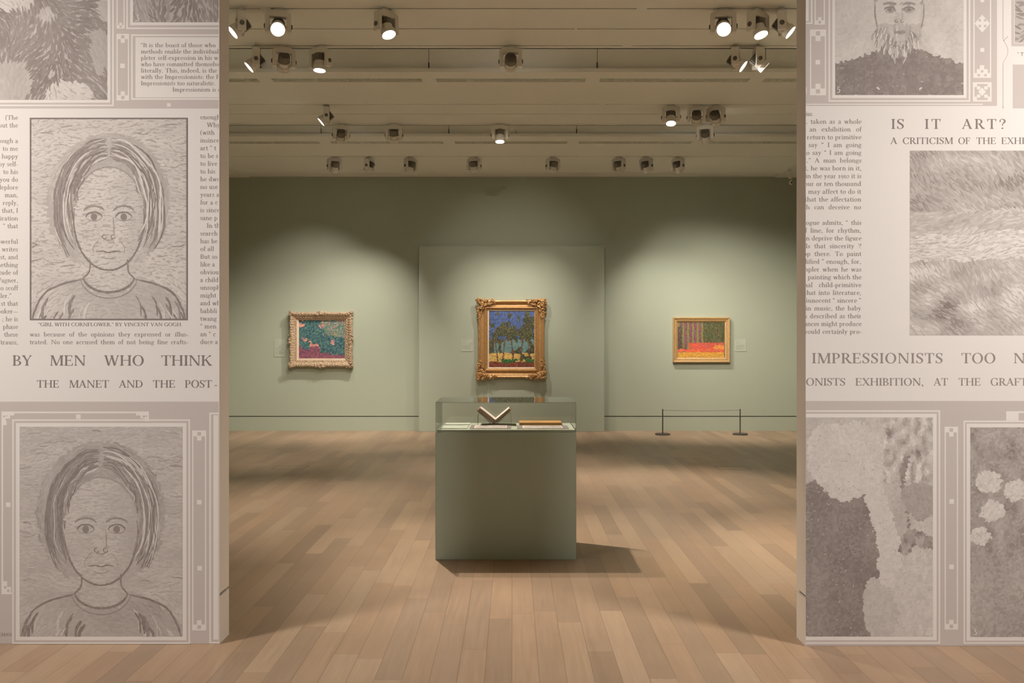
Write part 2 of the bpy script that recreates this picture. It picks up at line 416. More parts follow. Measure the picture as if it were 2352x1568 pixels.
# rearmost track, washing the pictures
PIC = (1.0, 0.92, 0.83)
spotlight(768, A3, (-3.5, YB, 1.25), 110, 'track spotlight leftmost in the rear row, one side brightly lit', 80, 1.0, PIC)
spotlight(849, A3, (-4.4, 14.1, .6), 110, 'track spotlight second from left in the rear row, side-on with small lit lens', 66, 1.0, PIC)
spotlight(943, A3, (-3.15, YB, .2), 430, 'track spotlight third from left in the rear row, tilted, dark back', 70, 1.0, PIC)
spotlight(1089, A3, (-.05, YB, .2), 235, 'track spotlight left of centre in the rear row, dark back toward the viewer', 69, 1.0, PIC)
spotlight(1270, A3, (.05, YB, .2), 235, 'track spotlight right of centre in the rear row, dark back toward the viewer', 69, 1.0, PIC)
spotlight(1421, A3, (3.1, YB, .2), 360, 'track spotlight third from right in the rear row, dark ribbed back', 70, 1.0, PIC)
spotlight(1484, A3, (3.5, YB, 1.25), 120, 'track spotlight second from right in the rear row, narrow three-quarter view', 80, 1.0, PIC)
spotlight(1557, A3, (4.4, YB, 1.0), 110, 'track spotlight rightmost in the rear row, one side brightly lit', 76, 1.0, PIC)
for r, h, watts, size, blend, col in LAMPS:                  # each lamp shines out of its own lens
    h_row = r.location.y
    ld = bpy.data.lights.new('lamp', 'SPOT'); ld.energy = watts * (UP if h_row < 13 else 0.80); ld.color = col
    ld.spot_size = math.radians(size); ld.spot_blend = blend; ld.shadow_soft_size = .03
    lo = bpy.data.objects.new('lamp', ld); COL.objects.link(lo); lo.parent = h; lo.location = (0, 0, -.1)

# ------------------------------------------------------------------ lettering: a small old-style serif alphabet drawn in strokes
def catmull(pts, n=5):
    out = []
    P = [pts[0]] + list(pts) + [pts[-1]]
    for i in range(1, len(P) - 2):
        p0, p1, p2, p3 = P[i - 1:i + 3]
        for k in range(n):
            t = k / n
            out.append(tuple(.5 * (2 * p1[j] + (p2[j] - p0[j]) * t + (2 * p0[j] - 5 * p1[j] + 4 * p2[j] - p3[j]) * t * t + (3 * p1[j] - p0[j] - 3 * p2[j] + p3[j]) * t ** 3) for j in range(len(p1))))
    out.append(tuple(pts[-1])); return out
class Glyph:
    def __init__(s, T=.135, t=.052): s.q = []; s.T = T; s.t = t
    def rect(s, x0, x1, y0, y1): s.q.append([(x0, y0), (x1, y0), (x1, y1), (x0, y1)])
    def serif(s, x, y, up, l=.085, r=.085, w=None):
        w = s.T if w is None else w; h = .042; d = h if up else -h
        a, b = (y, y + d)
        s.q.append([(x - w / 2 - l, a), (x + w / 2 + r, a), (x + w / 2 + r * .8, b), (x - w / 2 - l * .8, b)])
        k = 2.0
        s.q.append([(x - w / 2 - l * .4, b), (x + w / 2 + r * .4, b), (x + w / 2, b + d * k), (x - w / 2, b + d * k)])
    def stem(s, x, y0, y1, bot=1, top=1, w=None):
        w = s.T if w is None else w
        s.rect(x - w / 2, x + w / 2, y0, y1)
        if bot: s.serif(x, y0, True, w=w)
        if top == 1: s.serif(x, y1, False, w=w)
        if top == 2: s.q.append([(x - w / 2 - .09, y1 - .1), (x - w / 2, y1 - .13), (x + w / 2, y1), (x + w / 2 - .03, y1 + .02)])
        return s
    def diag(s, x0, y0, x1, y1, w): s.q.append([(x0 - w / 2, y0), (x0 + w / 2, y0), (x1 + w / 2, y1), (x1 - w / 2, y1)]); return s
    def bar(s, x0, x1, y, t=None):
        t = t or s.t; s.rect(x0, x1, y - t / 2, y + t / 2); return s
    def arc(s, cx, cy, rx, ry, a0, a1, T=None, t=None, n=14):
        T = T or s.T; t = t or s.t
        P = []
        for k in range(n + 1):
            a = math.radians(a0 + (a1 - a0) * k / n); c, d = math.cos(a), math.sin(a)
            P.append(((cx + rx * c, cy + ry * d), (cx + (rx - T) * c, cy + (ry - t) * d)))
        for (o0, i0), (o1, i1) in zip(P, P[1:]): s.q.append([o0, o1, i1, i0])
        return s
    def stroke(s, pts):
        """pts: (x, y, width)"""
        P = catmull(pts, 5); R = []
        for k, (x, y, w) in enumerate(P):
            a = P[max(0, k - 1)]; b = P[min(len(P) - 1, k + 1)]
            dx, dy = b[0] - a[0], b[1] - a[1]; L = math.hypot(dx, dy) or 1
            R.append(((x - dy / L * w / 2, y + dx / L * w / 2), (x + dy / L * w / 2, y - dx / L * w / 2)))
        for (a0, a1), (b0, b1) in zip(R, R[1:]): s.q.append([a0, b0, b1, a1])
        return s
    def dot(s, x, y, r): s.q.append([(x + r * math.cos(k * math.pi / 4), y + r * math.sin(k * math.pi / 4)) for k in range(8)]); return s
    def tip(s, x, y0, y1, w=.05): s.rect(x - w / 2, x + w / 2, y0, y1); return s

def make_font():
    G = {}
    def g(c, adv, low=False):
        k = Glyph(.115, .055) if low else Glyph(); G[c] = (k.q, adv); return k
    k = g('A', .80); k.diag(.09, 0, .39, 1, .055); k.diag(.66, 0, .37, 1.0, .14); k.bar(.18, .56, .34); k.serif(.09, 0, True, .07, .07, .05); k.serif(.66, 0, True, .06, .08, .13)
    k = g('B', .70); k.stem(.17, 0, 1, 1, 1); k.bar(.1, .34, .978, .045); k.bar(.2, .34, .51); k.bar(.1, .36, .022, .045); k.arc(.32, .755, .27, .245, -90, 90, .125); k.arc(.33, .26, .33, .26, -90, 90)
    k = g('C', .82); k.arc(.44, .5, .40, .53, 42, 318, .14); k.tip(.735, .66, 1.0, .045); k.diag(.72, .12, .75, .26, .05)
    k = g('D', .86); k.stem(.17, 0, 1); k.bar(.1, .36, .975, .05); k.bar(.1, .36, .025, .05); k.arc(.32, .5, .49, .5, -90, 90, .14)
    k = g('E', .70); k.stem(.17, 0, 1); k.bar(.1, .60, .976, .048); k.bar(.2, .48, .515); k.bar(.1, .63, .024, .048); k.tip(.585, .78, 1); k.tip(.49, .41, .62, .04); k.diag(.60, 0, .645, .24, .05)
    k = g('F', .64); k.stem(.17, 0, 1); k.bar(.1, .57, .976, .048); k.bar(.2, .46, .505); k.tip(.56, .77, 1); k.tip(.47, .4, .61, .04)
    k = g('G', .88); k.arc(.44, .5, .40, .53, 42, 318, .14); k.tip(.725, .67, 1.0, .045); k.rect(.66, .79, .04, .4); k.serif(.725, .42, False, .09, .07, .12)
    k = g('H', .92); k.stem(.18, 0, 1); k.stem(.74, 0, 1); k.bar(.2, .72, .52)
    k = g('I', .36); k.stem(.18, 0, 1)
    k = g('J', .44); k.stem(.26, .05, 1, 0, 1); k.stroke([(.26, .12, .13), (.2, -.12, .08), (.06, -.18, .07)])
    k = g('K', .84); k.stem(.17, 0, 1); k.diag(.24, .46, .68, 1, .055); k.diag(.69, 0, .36, .6, .15); k.serif(.68, 1, False, .07, .06, .05); k.serif(.70, 0, True, .05, .08, .13)
    k = g('L', .66); k.stem(.17, 0, 1); k.bar(.1, .60, .024, .048); k.diag(.575, 0, .625, .28, .05)
    k = g('M', 1.04); k.diag(.13, 0, .17, 1, .055); k.diag(.5, 0, .2, 1, .14); k.diag(.5, 0, .84, 1, .055); k.stem(.88, 0, 1); k.serif(.13, 0, True, .07, .07, .05); k.serif(.17, 1, False, .1, .0, .08)
    k = g('N', .92); k.stem(.16, 0, 1, 1, 0, .055); k.diag(.76, 0, .17, 1, .15); k.stem(.77, .0, 1, 0, 1, .055); k.serif(.15, 1, False, .09, .02, .06)
    k = g('O', .90); k.arc(.45, .5, .41, .53, 0, 360, .145, .05, 26)
    k = g('P', .66); k.stem(.17, 0, 1); k.bar(.1, .34, .976, .048); k.bar(.2, .34, .46); k.arc(.32, .72, .30, .28, -90, 90, .13)
    k = g('Q', .90); k.arc(.45, .5, .41, .53, 0, 360, .145, .05, 26); k.stroke([(.4, 0, .05), (.58, -.1, .1), (.85, -.2, .04)])
    k = g('R', .78); k.stem(.17, 0, 1); k.bar(.1, .34, .976, .048); k.bar(.2, .36, .5); k.arc(.32, .74, .29, .26, -90, 90, .13); k.diag(.66, 0, .38, .5, .145); k.serif(.68, 0, True, .02, .08, .12)
    k = g('S', .60); k.stroke([(.5, .78, .04), (.42, .95, .05), (.28, .985, .055), (.12, .87, .1), (.14, .67, .14), (.31, .52, .155), (.46, .36, .14), (.47, .16, .1), (.31, .012, .055), (.15, .06, .05), (.07, .24, .04)]); k.tip(.51, .72, 1.0, .04); k.tip(.065, .0, .28, .04)
    k = g('T', .76); k.stem(.38, 0, 1, 1, 0); k.bar(.03, .73, .974, .052); k.diag(.075, .76, .045, 1, .05); k.diag(.685, .76, .715, 1, .05)
    k = g('U', .88); k.stem(.18, .3, 1, 0, 1); k.stem(.73, .3, 1, 0, 1, .055); k.arc(.435, .33, .325, .36, 180, 360, .1, .07)
    k = g('V', .80); k.diag(.40, 0, .13, 1, .14); k.diag(.41, 0, .69, 1, .055); k.serif(.14, 1, False, .06, .06); k.serif(.69, 1, False, .07, .06, .05)
    k = g('W', 1.14); k.diag(.36, 0, .13, 1, .14); k.diag(.36, 0, .60, 1, .055); k.diag(.80, 0, .57, 1, .14); k.diag(.80, 0, 1.03, 1, .055); k.serif(.14, 1, False, .06, .06); k.serif(.58, 1, False, .06, .06); k.serif(1.03, 1, False, .07, .06, .05)
    k = g('X', .82); k.diag(.68, 0, .16, 1, .145); k.diag(.12, 0, .66, 1, .055); k.serif(.12, 0, True, .06, .08, .05); k.serif(.67, 1, False, .08, .06, .05); k.serif(.68, 0, True, .06, .07); k.serif(.16, 1, False, .06, .07)
    k = g('Y', .78); k.stem(.39, 0, .48, 1, 0); k.diag(.39, .44, .13, 1, .14); k.diag(.41, .44, .66, 1, .055); k.serif(.14, 1, False, .06, .06); k.serif(.66, 1, False, .07, .06, .05)
    k = g('Z', .70); k.diag(.14, 0, .56, 1, .14); k.bar(.08, .62, .974); k.bar(.06, .63, .026)
    X = .66
    k = g('a', .52, 1); k.stroke([(.07, .50, .1), (.12, .62, .06), (.24, .65, .055), (.34, .56, .11), (.345, .3, .115), (.35, .1, .11), (.43, .02, .06), (.5, .07, .04)]); k.stroke([(.33, .40, .05), (.18, .34, .05), (.08, .2, .1), (.11, .05, .09), (.22, .01, .06), (.33, .11, .05)])
    k = g('b', .60, 1); k.stem(.15, .0, 1.06, 0, 2); k.arc(.31, .325, .24, .35, -160, 160, .11)
    k = g('c', .50, 1); k.arc(.29, .325, .235, .35, 50, 310, .11); k.dot(.43, .5, .07)
    k = g('d', .60, 1); k.stem(.44, .0, 1.06, 0, 2); k.arc(.28, .325, .24, .35, 20, 340, .11); k.rect(.44, .58, 0, .045)
    k = g('e', .52, 1); k.arc(.28, .325, .235, .35, 8, 318, .11, .055, 18); k.bar(.1, .5, .37, .05)
    k = g('f', .36, 1); k.stem(.17, 0, .85, 1, 0); k.stroke([(.17, .8, .115), (.2, 1.0, .08), (.3, 1.06, .06), (.38, 1.0, .09)]); k.bar(.04, .36, .64, .05)
    k = g('g', .54, 1); k.arc(.25, .42, .19, .25, 0, 360, .09, .05, 16); k.arc(.25, -.13, .23, .19, 0, 360, .06, .06, 16); k.stroke([(.1, .2, .06), (.08, .1, .09), (.25, .06, .09), (.44, .0, .07)]); k.bar(.38, .53, .62, .07)
    k = g('h', .64, 1); k.stem(.15, 0, 1.06, 1, 2); k.stem(.49, 0, .45, 1, 0); k.arc(.31, .40, .2375, .265, 0, 150, .115, .09)
    k = g('i', .31, 1); k.stem(.155, 0, X, 1, 2); k.dot(.155, .9, .075)
    k = g('j', .31, 1); k.stem(.17, -.15, X, 0, 2); k.dot(.17, .9, .075); k.stroke([(.17, -.1, .115), (.12, -.28, .07), (-.02, -.3, .08)])
    k = g('k', .60, 1); k.stem(.15, 0, 1.06, 1, 2); k.diag(.2, .3, .46, .63, .055); k.diag(.5, 0, .27, .42, .12); k.bar(.38, .58, .64, .045); k.bar(.4, .62, .022, .045)
    k = g('l', .31, 1); k.stem(.155, 0, 1.06, 1, 2)
    k = g('m', .94, 1); k.stem(.15, 0, X, 1, 2); k.stem(.47, 0, .45, 1, 0); k.stem(.79, 0, .45, 1, 0); k.arc(.30, .40, .2275, .265, 0, 150, .115, .09); k.arc(.62, .40, .2275, .265, 0, 150, .115, .09)
    k = g('n', .64, 1); k.stem(.15, 0, X, 1, 2); k.stem(.49, 0, .45, 1, 0); k.arc(.31, .40, .2375, .265, 0, 150, .115, .09)
    k = g('o', .58, 1); k.arc(.29, .325, .245, .35, 0, 360, .115, .05, 20)
    k = g('p', .60, 1); k.stem(.15, -.32, X, 1, 2); k.arc(.31, .325, .24, .35, -160, 160, .11)
    k = g('q', .60, 1); k.stem(.44, -.32, .64, 1, 0); k.arc(.28, .325, .24, .35, 20, 340, .11)
    k = g('r', .46, 1); k.stem(.15, 0, X, 1, 2); k.stroke([(.18, .45, .05), (.27, .6, .06), (.38, .6, .11)])
    k = g('s', .42, 1); k.stroke([(.34, .5, .04), (.28, .62, .05), (.18, .635, .05), (.09, .54, .08), (.12, .42, .1), (.22, .32, .11), (.31, .2, .1), (.3, .08, .07), (.18, .01, .05), (.08, .06, .05), (.06, .18, .04)]); k.tip(.345, .46, .66, .035); k.tip(.055, 0, .2, .035)
    k = g('t', .38, 1); k.stem(.17, .1, .82, 0, 0); k.stroke([(.17, .16, .115), (.21, .03, .08), (.31, .02, .055), (.37, .1, .04)]); k.bar(.03, .35, .635, .05); k.diag(.06, .63, .17, .84, .05)
    k = g('u', .62, 1); k.stem(.15, .2, X, 0, 2); k.stem(.46, .0, X, 0, 2); k.arc(.31, .25, .2175, .26, 180, 320, .115, .09); k.rect(.46, .6, 0, .045)
    k = g('v', .56, 1); k.diag(.28, 0, .12, X, .115); k.diag(.29, 0, .46, X, .055); k.bar(.0, .24, X - .02, .045); k.bar(.36, .56, X - .02, .045)
    k = g('w', .82, 1); k.diag(.26, 0, .12, X, .115); k.diag(.27, 0, .42, X, .055); k.diag(.56, 0, .42, X, .115); k.diag(.57, 0, .72, X, .055); k.bar(.0, .24, X - .02, .045); k.bar(.32, .52, X - .02, .045); k.bar(.63, .82, X - .02, .045)
    k = g('x', .58, 1); k.diag(.46, 0, .13, X, .12); k.diag(.11, 0, .44, X, .055); k.bar(.01, .24, X - .02, .045); k.bar(.35, .55, X - .02, .045); k.bar(.01, .22, .02, .045); k.bar(.34, .58, .02, .045)
    k = g('y', .56, 1); k.diag(.30, .02, .12, X, .115); k.diag(.18, -.25, .46, X, .055); k.dot(.13, -.24, .075); k.bar(.0, .24, X - .02, .045); k.bar(.36, .56, X - .02, .045)
    k = g('z', .50, 1); k.diag(.1, 0, .38, X, .11); k.bar(.05, .44, X - .03); k.bar(.04, .45, .03)
    k = g('.', .28); k.dot(.13, .06, .075)
    k = g(',', .28); k.dot(.13, .06, .075); k.stroke([(.17, .06, .08), (.17, -.08, .06), (.09, -.17, .03)])
    k = g(':', .28); k.dot(.14, .06, .07); k.dot(.14, .5, .07)
    k = g(';', .28); k.dot(.13, .5, .075); k.dot(.13, .06, .075); k.stroke([(.17, .06, .08), (.17, -.08, .06), (.09, -.17, .03)])
    k = g('-', .36); k.bar(.05, .31, .28, .085)
    k = g('—', .9); k.bar(.03, .87, .3, .06)
    for c, s_ in (('“', 1), ('”', -1)):
        k = g(c, .42)
        for x in (.1, .29):
            if s_ == 1: k.dot(x, .80, .07); k.stroke([(x - .04, .8, .08), (x - .03, .92, .06), (x + .05, 1.0, .03)])
            else: k.dot(x, .95, .07); k.stroke([(x + .04, .95, .08), (x + .03, .83, .06), (x - .05, .75, .03)])
    k = g('(', .36); k.stroke([(.3, 1.1, .03), (.13, .75, .08), (.1, .4, .1), (.13, .05, .08), (.3, -.28, .03)])
    k = g('?', .56); k.stroke([(.08, .74, .09), (.12, .93, .05), (.27, 1.0, .055), (.44, .86, .12), (.42, .66, .13), (.29, .5, .07), (.27, .3, .05)]); k.dot(.27, .06, .075); k.dot(.1, .76, .06)
    k = g('1', .40, 1); k.stem(.2, 0, X, 1, 1)
    k = g('9', .54, 1); k.arc(.27, .4, .22, .27, 0, 360, .1, .05, 16); k.stroke([(.44, .4, .1), (.4, .05, .08), (.2, -.26, .05)])
    k = g('0', .54, 1); k.arc(.27, .33, .24, .35, 0, 360, .07, .06, 18)
    k = g('3', .6); k.stroke([(.1, .88, .08), (.28, 1.0, .08), (.44, .8, .13), (.24, .55, .06)]); k.stroke([(.24, .55, .06), (.5, .42, .12), (.5, .12, .13), (.26, 0, .08), (.06, .12, .1)])
    k = g('5', .6); k.bar(.16, .52, .95, .1); k.diag(.13, .5, .17, .98, .08); k.stroke([(.12, .52, .06), (.34, .6, .09), (.5, .4, .13), (.44, .12, .12), (.24, 0, .08), (.06, .1, .1)])
    return G
FONT = make_font()

def word_width(w, track=0.0): return sum(FONT[c][1] + track for c in w if c in FONT)

class Page:
    """the printed sheet on one partition; photo pixels are read as positions on that wall"""
    def __init__(s, y, clip0, clip1): s.y = y; s.s = y / F; s.c0 = clip0; s.c1 = clip1
    def P(s, x, y, d):
        x = min(max(x, s.c0), s.c1)
        return ((x - 1176) * s.s, s.y - d, EYE - (y - 784) * s.s)
    def rect(s, mb, x0, y0, x1, y1, d, col=None):
        x0, x1 = max(x0, s.c0), min(x1, s.c1)
        if x1 - x0 > .01: d += (len(mb.f) % 40) * 3e-6; mb.poly([s.P(x0, y0, d), s.P(x0, y1, d), s.P(x1, y1, d), s.P(x1, y0, d)], col)
    def frame(s, mb, x0, y0, x1, y1, w, d, sides='ltrb'):
        if 't' in sides: s.rect(mb, x0, y0, x1, y0 + w, d)
        if 'b' in sides: s.rect(mb, x0, y1 - w, x1, y1, d)
        if 'l' in sides: s.rect(mb, x0, y0 + (w if 't' in sides else 0), x0 + w, y1 - (w if 'b' in sides else 0), d)
        if 'r' in sides: s.rect(mb, x1 - w, y0 + (w if 't' in sides else 0), x1, y1 - (w if 'b' in sides else 0), d)
    def word(s, mb, w, x, base, cap, d, xs=1.0, track=0.0):
        for c in w:
            if c not in FONT: continue
            q, adv = FONT[c]
            for pl in q:
                X = [x + p[0] * cap * xs for p in pl]
                if max(X) <= s.c0 or min(X) >= s.c1: continue
                e = d + (len(mb.f) % 40) * 3e-6; mb.poly([s.P(xx, base - p[1] * cap, e) for xx, p in zip(X, pl)])
            x += (adv + track) * cap * xs
        return x
    def fit(s, mb, w, x0, x1, base, cap, d):
        """one word spread between x0 and x1"""
        nat = word_width(w) * cap; tgt = x1 - x0
        xs = min(1.32, tgt / nat); tr = 0
        if len(w) > 1 and xs < tgt / nat: tr = (tgt - nat * xs) / cap / xs / (len(w) - 1)
        s.word(mb, w, x0, base, cap, d, xs, tr)
    def line(s, mb, text, x0, x1, base, cap, d, xs=1.0):
        """justified line: x0 and x1 given; one of them None = ragged"""
        ws = text.split()
        if x0 is None or x1 is None: xs *= 1.27
        W = [word_width(w) * cap * xs for w in ws]; sp = .42 * cap
        if x0 is not None and x1 is not None:
            gaps = max(1, len(ws) - 1)
            k = max(.8, min(1.36, (x1 - x0 - gaps * sp) / sum(W)))
            xs *= k; W = [w * k for w in W]; sp = (x1 - x0 - sum(W)) / gaps; x = x0
        elif x1 is not None: x = x1 - sum(W) - sp * (len(ws) - 1)
        else: x = x0
        for w, wd in zip(ws, W):
            s.word(mb, w, x, base, cap, d, xs); x += wd + sp

D1, D2, D3, D4, D5 = .0021, .0022, .00225, .0024, .0032
def lerp3(a, b_, t): return tuple(x + (y - x) * t for x, y in zip(a, b_))
def nz(x, y, s_=0.0): return noise.noise(Vector((x, y, s_)))

def stroke_picture(mb, place, x0, y0, x1, y1, n, colfn, dirfn, ln, wd, seed, d0, dd, step=None):
    """a picture laid down as short overlapping brush marks"""
    rnd = random.Random(seed)
    nx = max(1, int(math.sqrt(n * abs(x1 - x0) / abs(y1 - y0)))); ny = max(1, int(n / nx)); cells = [(i, j) for i in range(nx) for j in range(ny)]
    rnd.shuffle(cells)
    for k, (i, j) in enumerate(cells):
        u = (i + .5 + rnd.uniform(-.5, .5)) / nx; v = (j + .5 + rnd.uniform(-.5, .5)) / ny
        c = colfn(u, v, rnd)
        a = dirfn(u, v) + rnd.uniform(-.25, .25)
        L = ln * rnd.uniform(.6, 1.3); w = wd * rnd.uniform(.6, 1.3)
        cx, cy = x0 + u * (x1 - x0), y0 + v * (y1 - y0); ca, sa = math.cos(a), math.sin(a); bend = rnd.uniform(-.25, .25)
        pts = []
        for (p, q) in ((-1, 0), (-.55, .85), (.1, 1), (.7, .7), (1, 0), (.55, -.8), (-.1, -1), (-.7, -.7)):
            q2 = q * w / 2 + bend * w * (p * p - .4); X = cx + p * L / 2 * ca - q2 * sa; Y = cy + p * L / 2 * sa + q2 * ca
            pts.append((min(max(X, min(x0, x1)), max(x0, x1)), min(max(Y, min(y0, y1)), max(y0, y1))))
        d = d0 + dd * ((i % 5) * 5 + j % 5) / 25.0
        mb.poly([place(X, Y, d) for X, Y in pts], c)

TD, TL = pr_((126, 112, 105)), pr_((205, 192, 183))
def tone(t, r=None, j=.1):
    if r: t += r.uniform(-j, j)
    return lerp3(TD, TL, max(0, min(1, t)))
def el(u, v, cx, cy, rx, ry): return ((u - cx) / rx) ** 2 + ((v - cy) / ry) ** 2

# plain stand-in pictures: tone as a function of position in the picture
def t_sitter(dark):
    def f(u, v, r):
        t = .80 + .13 * nz(u * 3, v * 14, 1)
        if el(u, v, .5, .42, .40, .35) < 1 and v < .72: t = .56 + .3 * nz(u * 8, v * 3, 7)
        if v > .79 + .9 * max(0, abs(u - .5) - .17) ** 1.6: t = .66 + .2 * nz(u * 4, v * 4, 4)
        if abs(u - .5) < .12 and .66 < v < .86: t = .80
        if el(u, v, .5, .50, .225, .255) < 1: t = .84 - .16 * max(0, u - .52) / .2 + .1 * nz(u * 8, v * 8, 2)
        return tone(t - dark, r, .07)
    return f
def d_sitter(u, v):
    if v > .8: return 1.5 * (u - .5)
    if el(u, v, .5, .42, .40, .35) < 1 and el(u, v, .5, .50, .225, .255) > 1: return math.atan2(v - .42, u - .5) + 1.57
    return .4 * nz(u * 4, v * 4, 9)
def sitter_lines(dark, seed):
    """ink lines of a plain, front-facing, unnamed sitter: (points, width, tone)"""
    rnd = random.Random(seed); L = []
    ar = lambda cx, cy, rx, ry, a0, a1, n=14: [(cx + rx * math.cos(math.radians(a0 + (a1 - a0) * k / n)), cy + ry * math.sin(math.radians(a0 + (a1 - a0) * k / n))) for k in range(n + 1)]
    D = .06
    L += [(ar(.5, .50, .225, .255, -12, 192, 26), 4.5, D), (ar(.5, .49, .235, .25, 200, 340, 18), 3, .3)]
    for s_ in (-1, 1):
        ex = .5 + s_ * .095
        L += [(ar(ex, .492, .052, .026, 180, 360, 10), 4, D), (ar(ex, .488, .05, .02, 10, 170, 8), 2, .3), (ar(ex, .489, .021, .018, 0, 330, 11), -1, .1), (ar(ex, .47, .07, .035, 200, 340, 8), 5, .2)]
        L += [(ar(.5 + s_ * .028, .588, .014, .010, 0, 300, 8), 2.6, .12), ([(.5 + s_ * .06, .60), (.5 + s_ * .10, .64), (.5 + s_ * .095, .67)], 2.4, .4)]
        L += [(ar(.5 + s_ * .235, .51, .022, .055, -90, 90, 8) if s_ > 0 else ar(.265, .51, .022, .055, 90, 270, 8), 3, .15)]
        L += [([(.5 + s_ * .12, .70), (.5 + s_ * .125, .76), (.5 + s_ * .17, .80)], 4, .1)]
        L += [([(.5 + s_ * .17, .80), (.5 + s_ * .30, .825), (.5 + s_ * .41, .87), (.5 + s_ * .47, .95), (.5 + s_ * .49, 1.0)], 5, D)]
    L += [([(.528, .49), (.532, .55), (.535, .585)], 3, .35), ([(.47, .60), (.5, .607), (.53, .60)], 2.6, .2)]
    L += [([(.42, .665), (.46, .660), (.5, .667), (.54, .660), (.58, .665)], 3.4, D), (ar(.5, .68, .05, .018, 20, 160, 8), 2.4, .3)]
    L += [(ar(.5, .78, .165, .085, 8, 172, 14), 6, D), (ar(.5, .78, .185, .115, 8, 172, 14), 3, .2)]
    for k in range(120):                                    # hair combed to both sides from the crown
        s_ = -1 if k % 2 else 1; q = rnd.random()
        rx, ry = .20 + .15 * q, .235 + .10 * q; a0 = rnd.choice((-88, -86, -60, -40)); a1 = rnd.uniform(5, 42); wv = rnd.uniform(-.012, .012)
        pts = []
        for m in range(9):
            a = math.radians(a0 + (a1 - a0) * m / 8); wob = wv * math.sin(m * 1.7)
            pts.append((.5 + s_ * (rx + wob) * math.cos(a), .43 + (ry + wob) * math.sin(a) + (.05 * q if a > 0 else 0)))
        if q < .25: pts = pts[:5]
        L.append((pts, rnd.choice((2, 2.6, 3.4, 5)), rnd.choice((.05, .12, .25, .95))))
    for k in range(26):                                    # folds of the jacket
        s_ = -1 if k % 2 else 1; q = rnd.random(); x = .5 + s_ * (.10 + .36 * q); y = .86 + .03 * q + rnd.uniform(0, .1)
        L.append(([(x, y), (x + s_ * .03, y + .04), (x + s_ * .035, y + .10)], rnd.choice((3, 5, 7)), rnd.choice((.05, .15, .9))))
    for k in range(150):                                   # short dashes of the ground behind
        u, v = rnd.random(), rnd.uniform(.02, .8)
        if el(u, v, .5, .42, .43, .38) < 1 or (v > .74): continue
        d = .02 + .03 * rnd.random(); L.append(([(u - d, v), (u, v + .006 * rnd.uniform(-1, 1)), (u + d, v + .012 * rnd.uniform(-1, 1))], rnd.choice((1.6, 2.4, 3.2)), rnd.choice((.25, .4, .95))))
    return [(p_, w_, t_ - (dark if t_ > .5 else 0)) for p_, w_, t_ in L]
def bust_lines(seed):
    """ink lines of a plain bearded man in a dark coat"""
    rnd = random.Random(seed); L = []
    ar = lambda cx, cy, rx, ry, a0, a1, n=12: [(cx + rx * math.cos(math.radians(a0 + (a1 - a0) * k / n)), cy + ry * math.sin(math.radians(a0 + (a1 - a0) * k / n))) for k in range(n + 1)]
    for s_ in (-1, 1):
        ex = .5 + s_ * .075
        L += [(ar(ex, .592, .042, .014, 180, 360), 3.4, .1), (ar(ex, .594, .036, .012, 10, 170), 2, .35), (ar(ex, .592, .016, .009, 0, 330, 11), -1, .1), (ar(ex, .575, .055, .016, 205, 335), 5, .2)]
        L += [(ar(.5 + s_ * .022, .645, .012, .006, 0, 300), 2.4, .15), ([(.5 + s_ * .19, .56), (.5 + s_ * .188, .62), (.5 + s_ * .17, .68)], 3.5, .2)]
        L += [([(.5 + s_ * .06, .80), (.5 + s_ * .03, .85)], 4, .5), ([(.5 + s_ * .16, .965), (.5 + s_ * .17, .972)], 9, .7)]
    L += [([(.52, .58), (.524, .62), (.526, .64)], 2.6, .4), ([(.455, .70), (.5, .697), (.545, .70)], 3, .12)]
    for k in range(120):                                   # short plain beard
        a = rnd.uniform(12, 168); q = rnd.uniform(.55, 1.08); u = .5 + .20 * q * math.cos(math.radians(a)); v = .655 + .135 * q * math.sin(math.radians(a))
        if abs(u - .5) < .06 and v < .715: continue
        L.append(([(u, v), (u + .006 * rnd.uniform(-1, 1) + .012 * math.cos(math.radians(a)), v + .018), (u + .014 * math.cos(math.radians(a)), v + .034)], rnd.choice((1.8, 2.6, 3.4)), rnd.choice((.1, .3, .55, .85))))
    for k in range(14):
        u, v = rnd.uniform(.15, .85), rnd.uniform(.86, .98)
        L.append(([(u, v), (u + .006, v + .010), (u + .010, v + .022)], 1.4, .2))
    return L
def draw_lines(mb, p, x0, y0, x1, y1, lines, d, seed):
    rnd = random.Random(seed)
    for k, (pts, w, t) in enumerate(lines):
        if w < 0:
            mb.poly([p.P(x0 + u * (x1 - x0), y0 + v * (y1 - y0), d + .0003 * k / len(lines)) for u, v in pts], tone(t)); continue
        P = catmull([(a, b_) for a, b_ in pts], 5); R = []
        dd = d + .0003 * k / len(lines)
        for i, (u, v) in enumerate(P):
            a = P[max(0, i - 1)]; b_ = P[min(len(P) - 1, i + 1)]
            X, Y = x0 + u * (x1 - x0), y0 + v * (y1 - y0)
            dx, dy = (b_[0] - a[0]) * (x1 - x0), (b_[1] - a[1]) * (y1 - y0); l = math.hypot(dx, dy) or 1
            f = w * .5 * min(1, .35 + 1.3 * min(i, len(P) - 1 - i) / max(1, len(P) * .35)); j1, j2 = rnd.uniform(.6, 1.25), rnd.uniform(.6, 1.25)
            cl = lambda q, a_, c_: min(max(q, a_), c_)
            R.append(((cl(X - dy / l * f * j1, x0, x1), cl(Y + dx / l * f * j1, y0, y1)), (cl(X + dy / l * f * j2, x0, x1), cl(Y - dx / l * f * j2, y0, y1))))
        for (a0, a1), (b0, b1) in zip(R, R[1:]):
            mb.poly([p.P(*q, dd) for q in (a0, b0, b1, a1)], tone(t, rnd, .06))
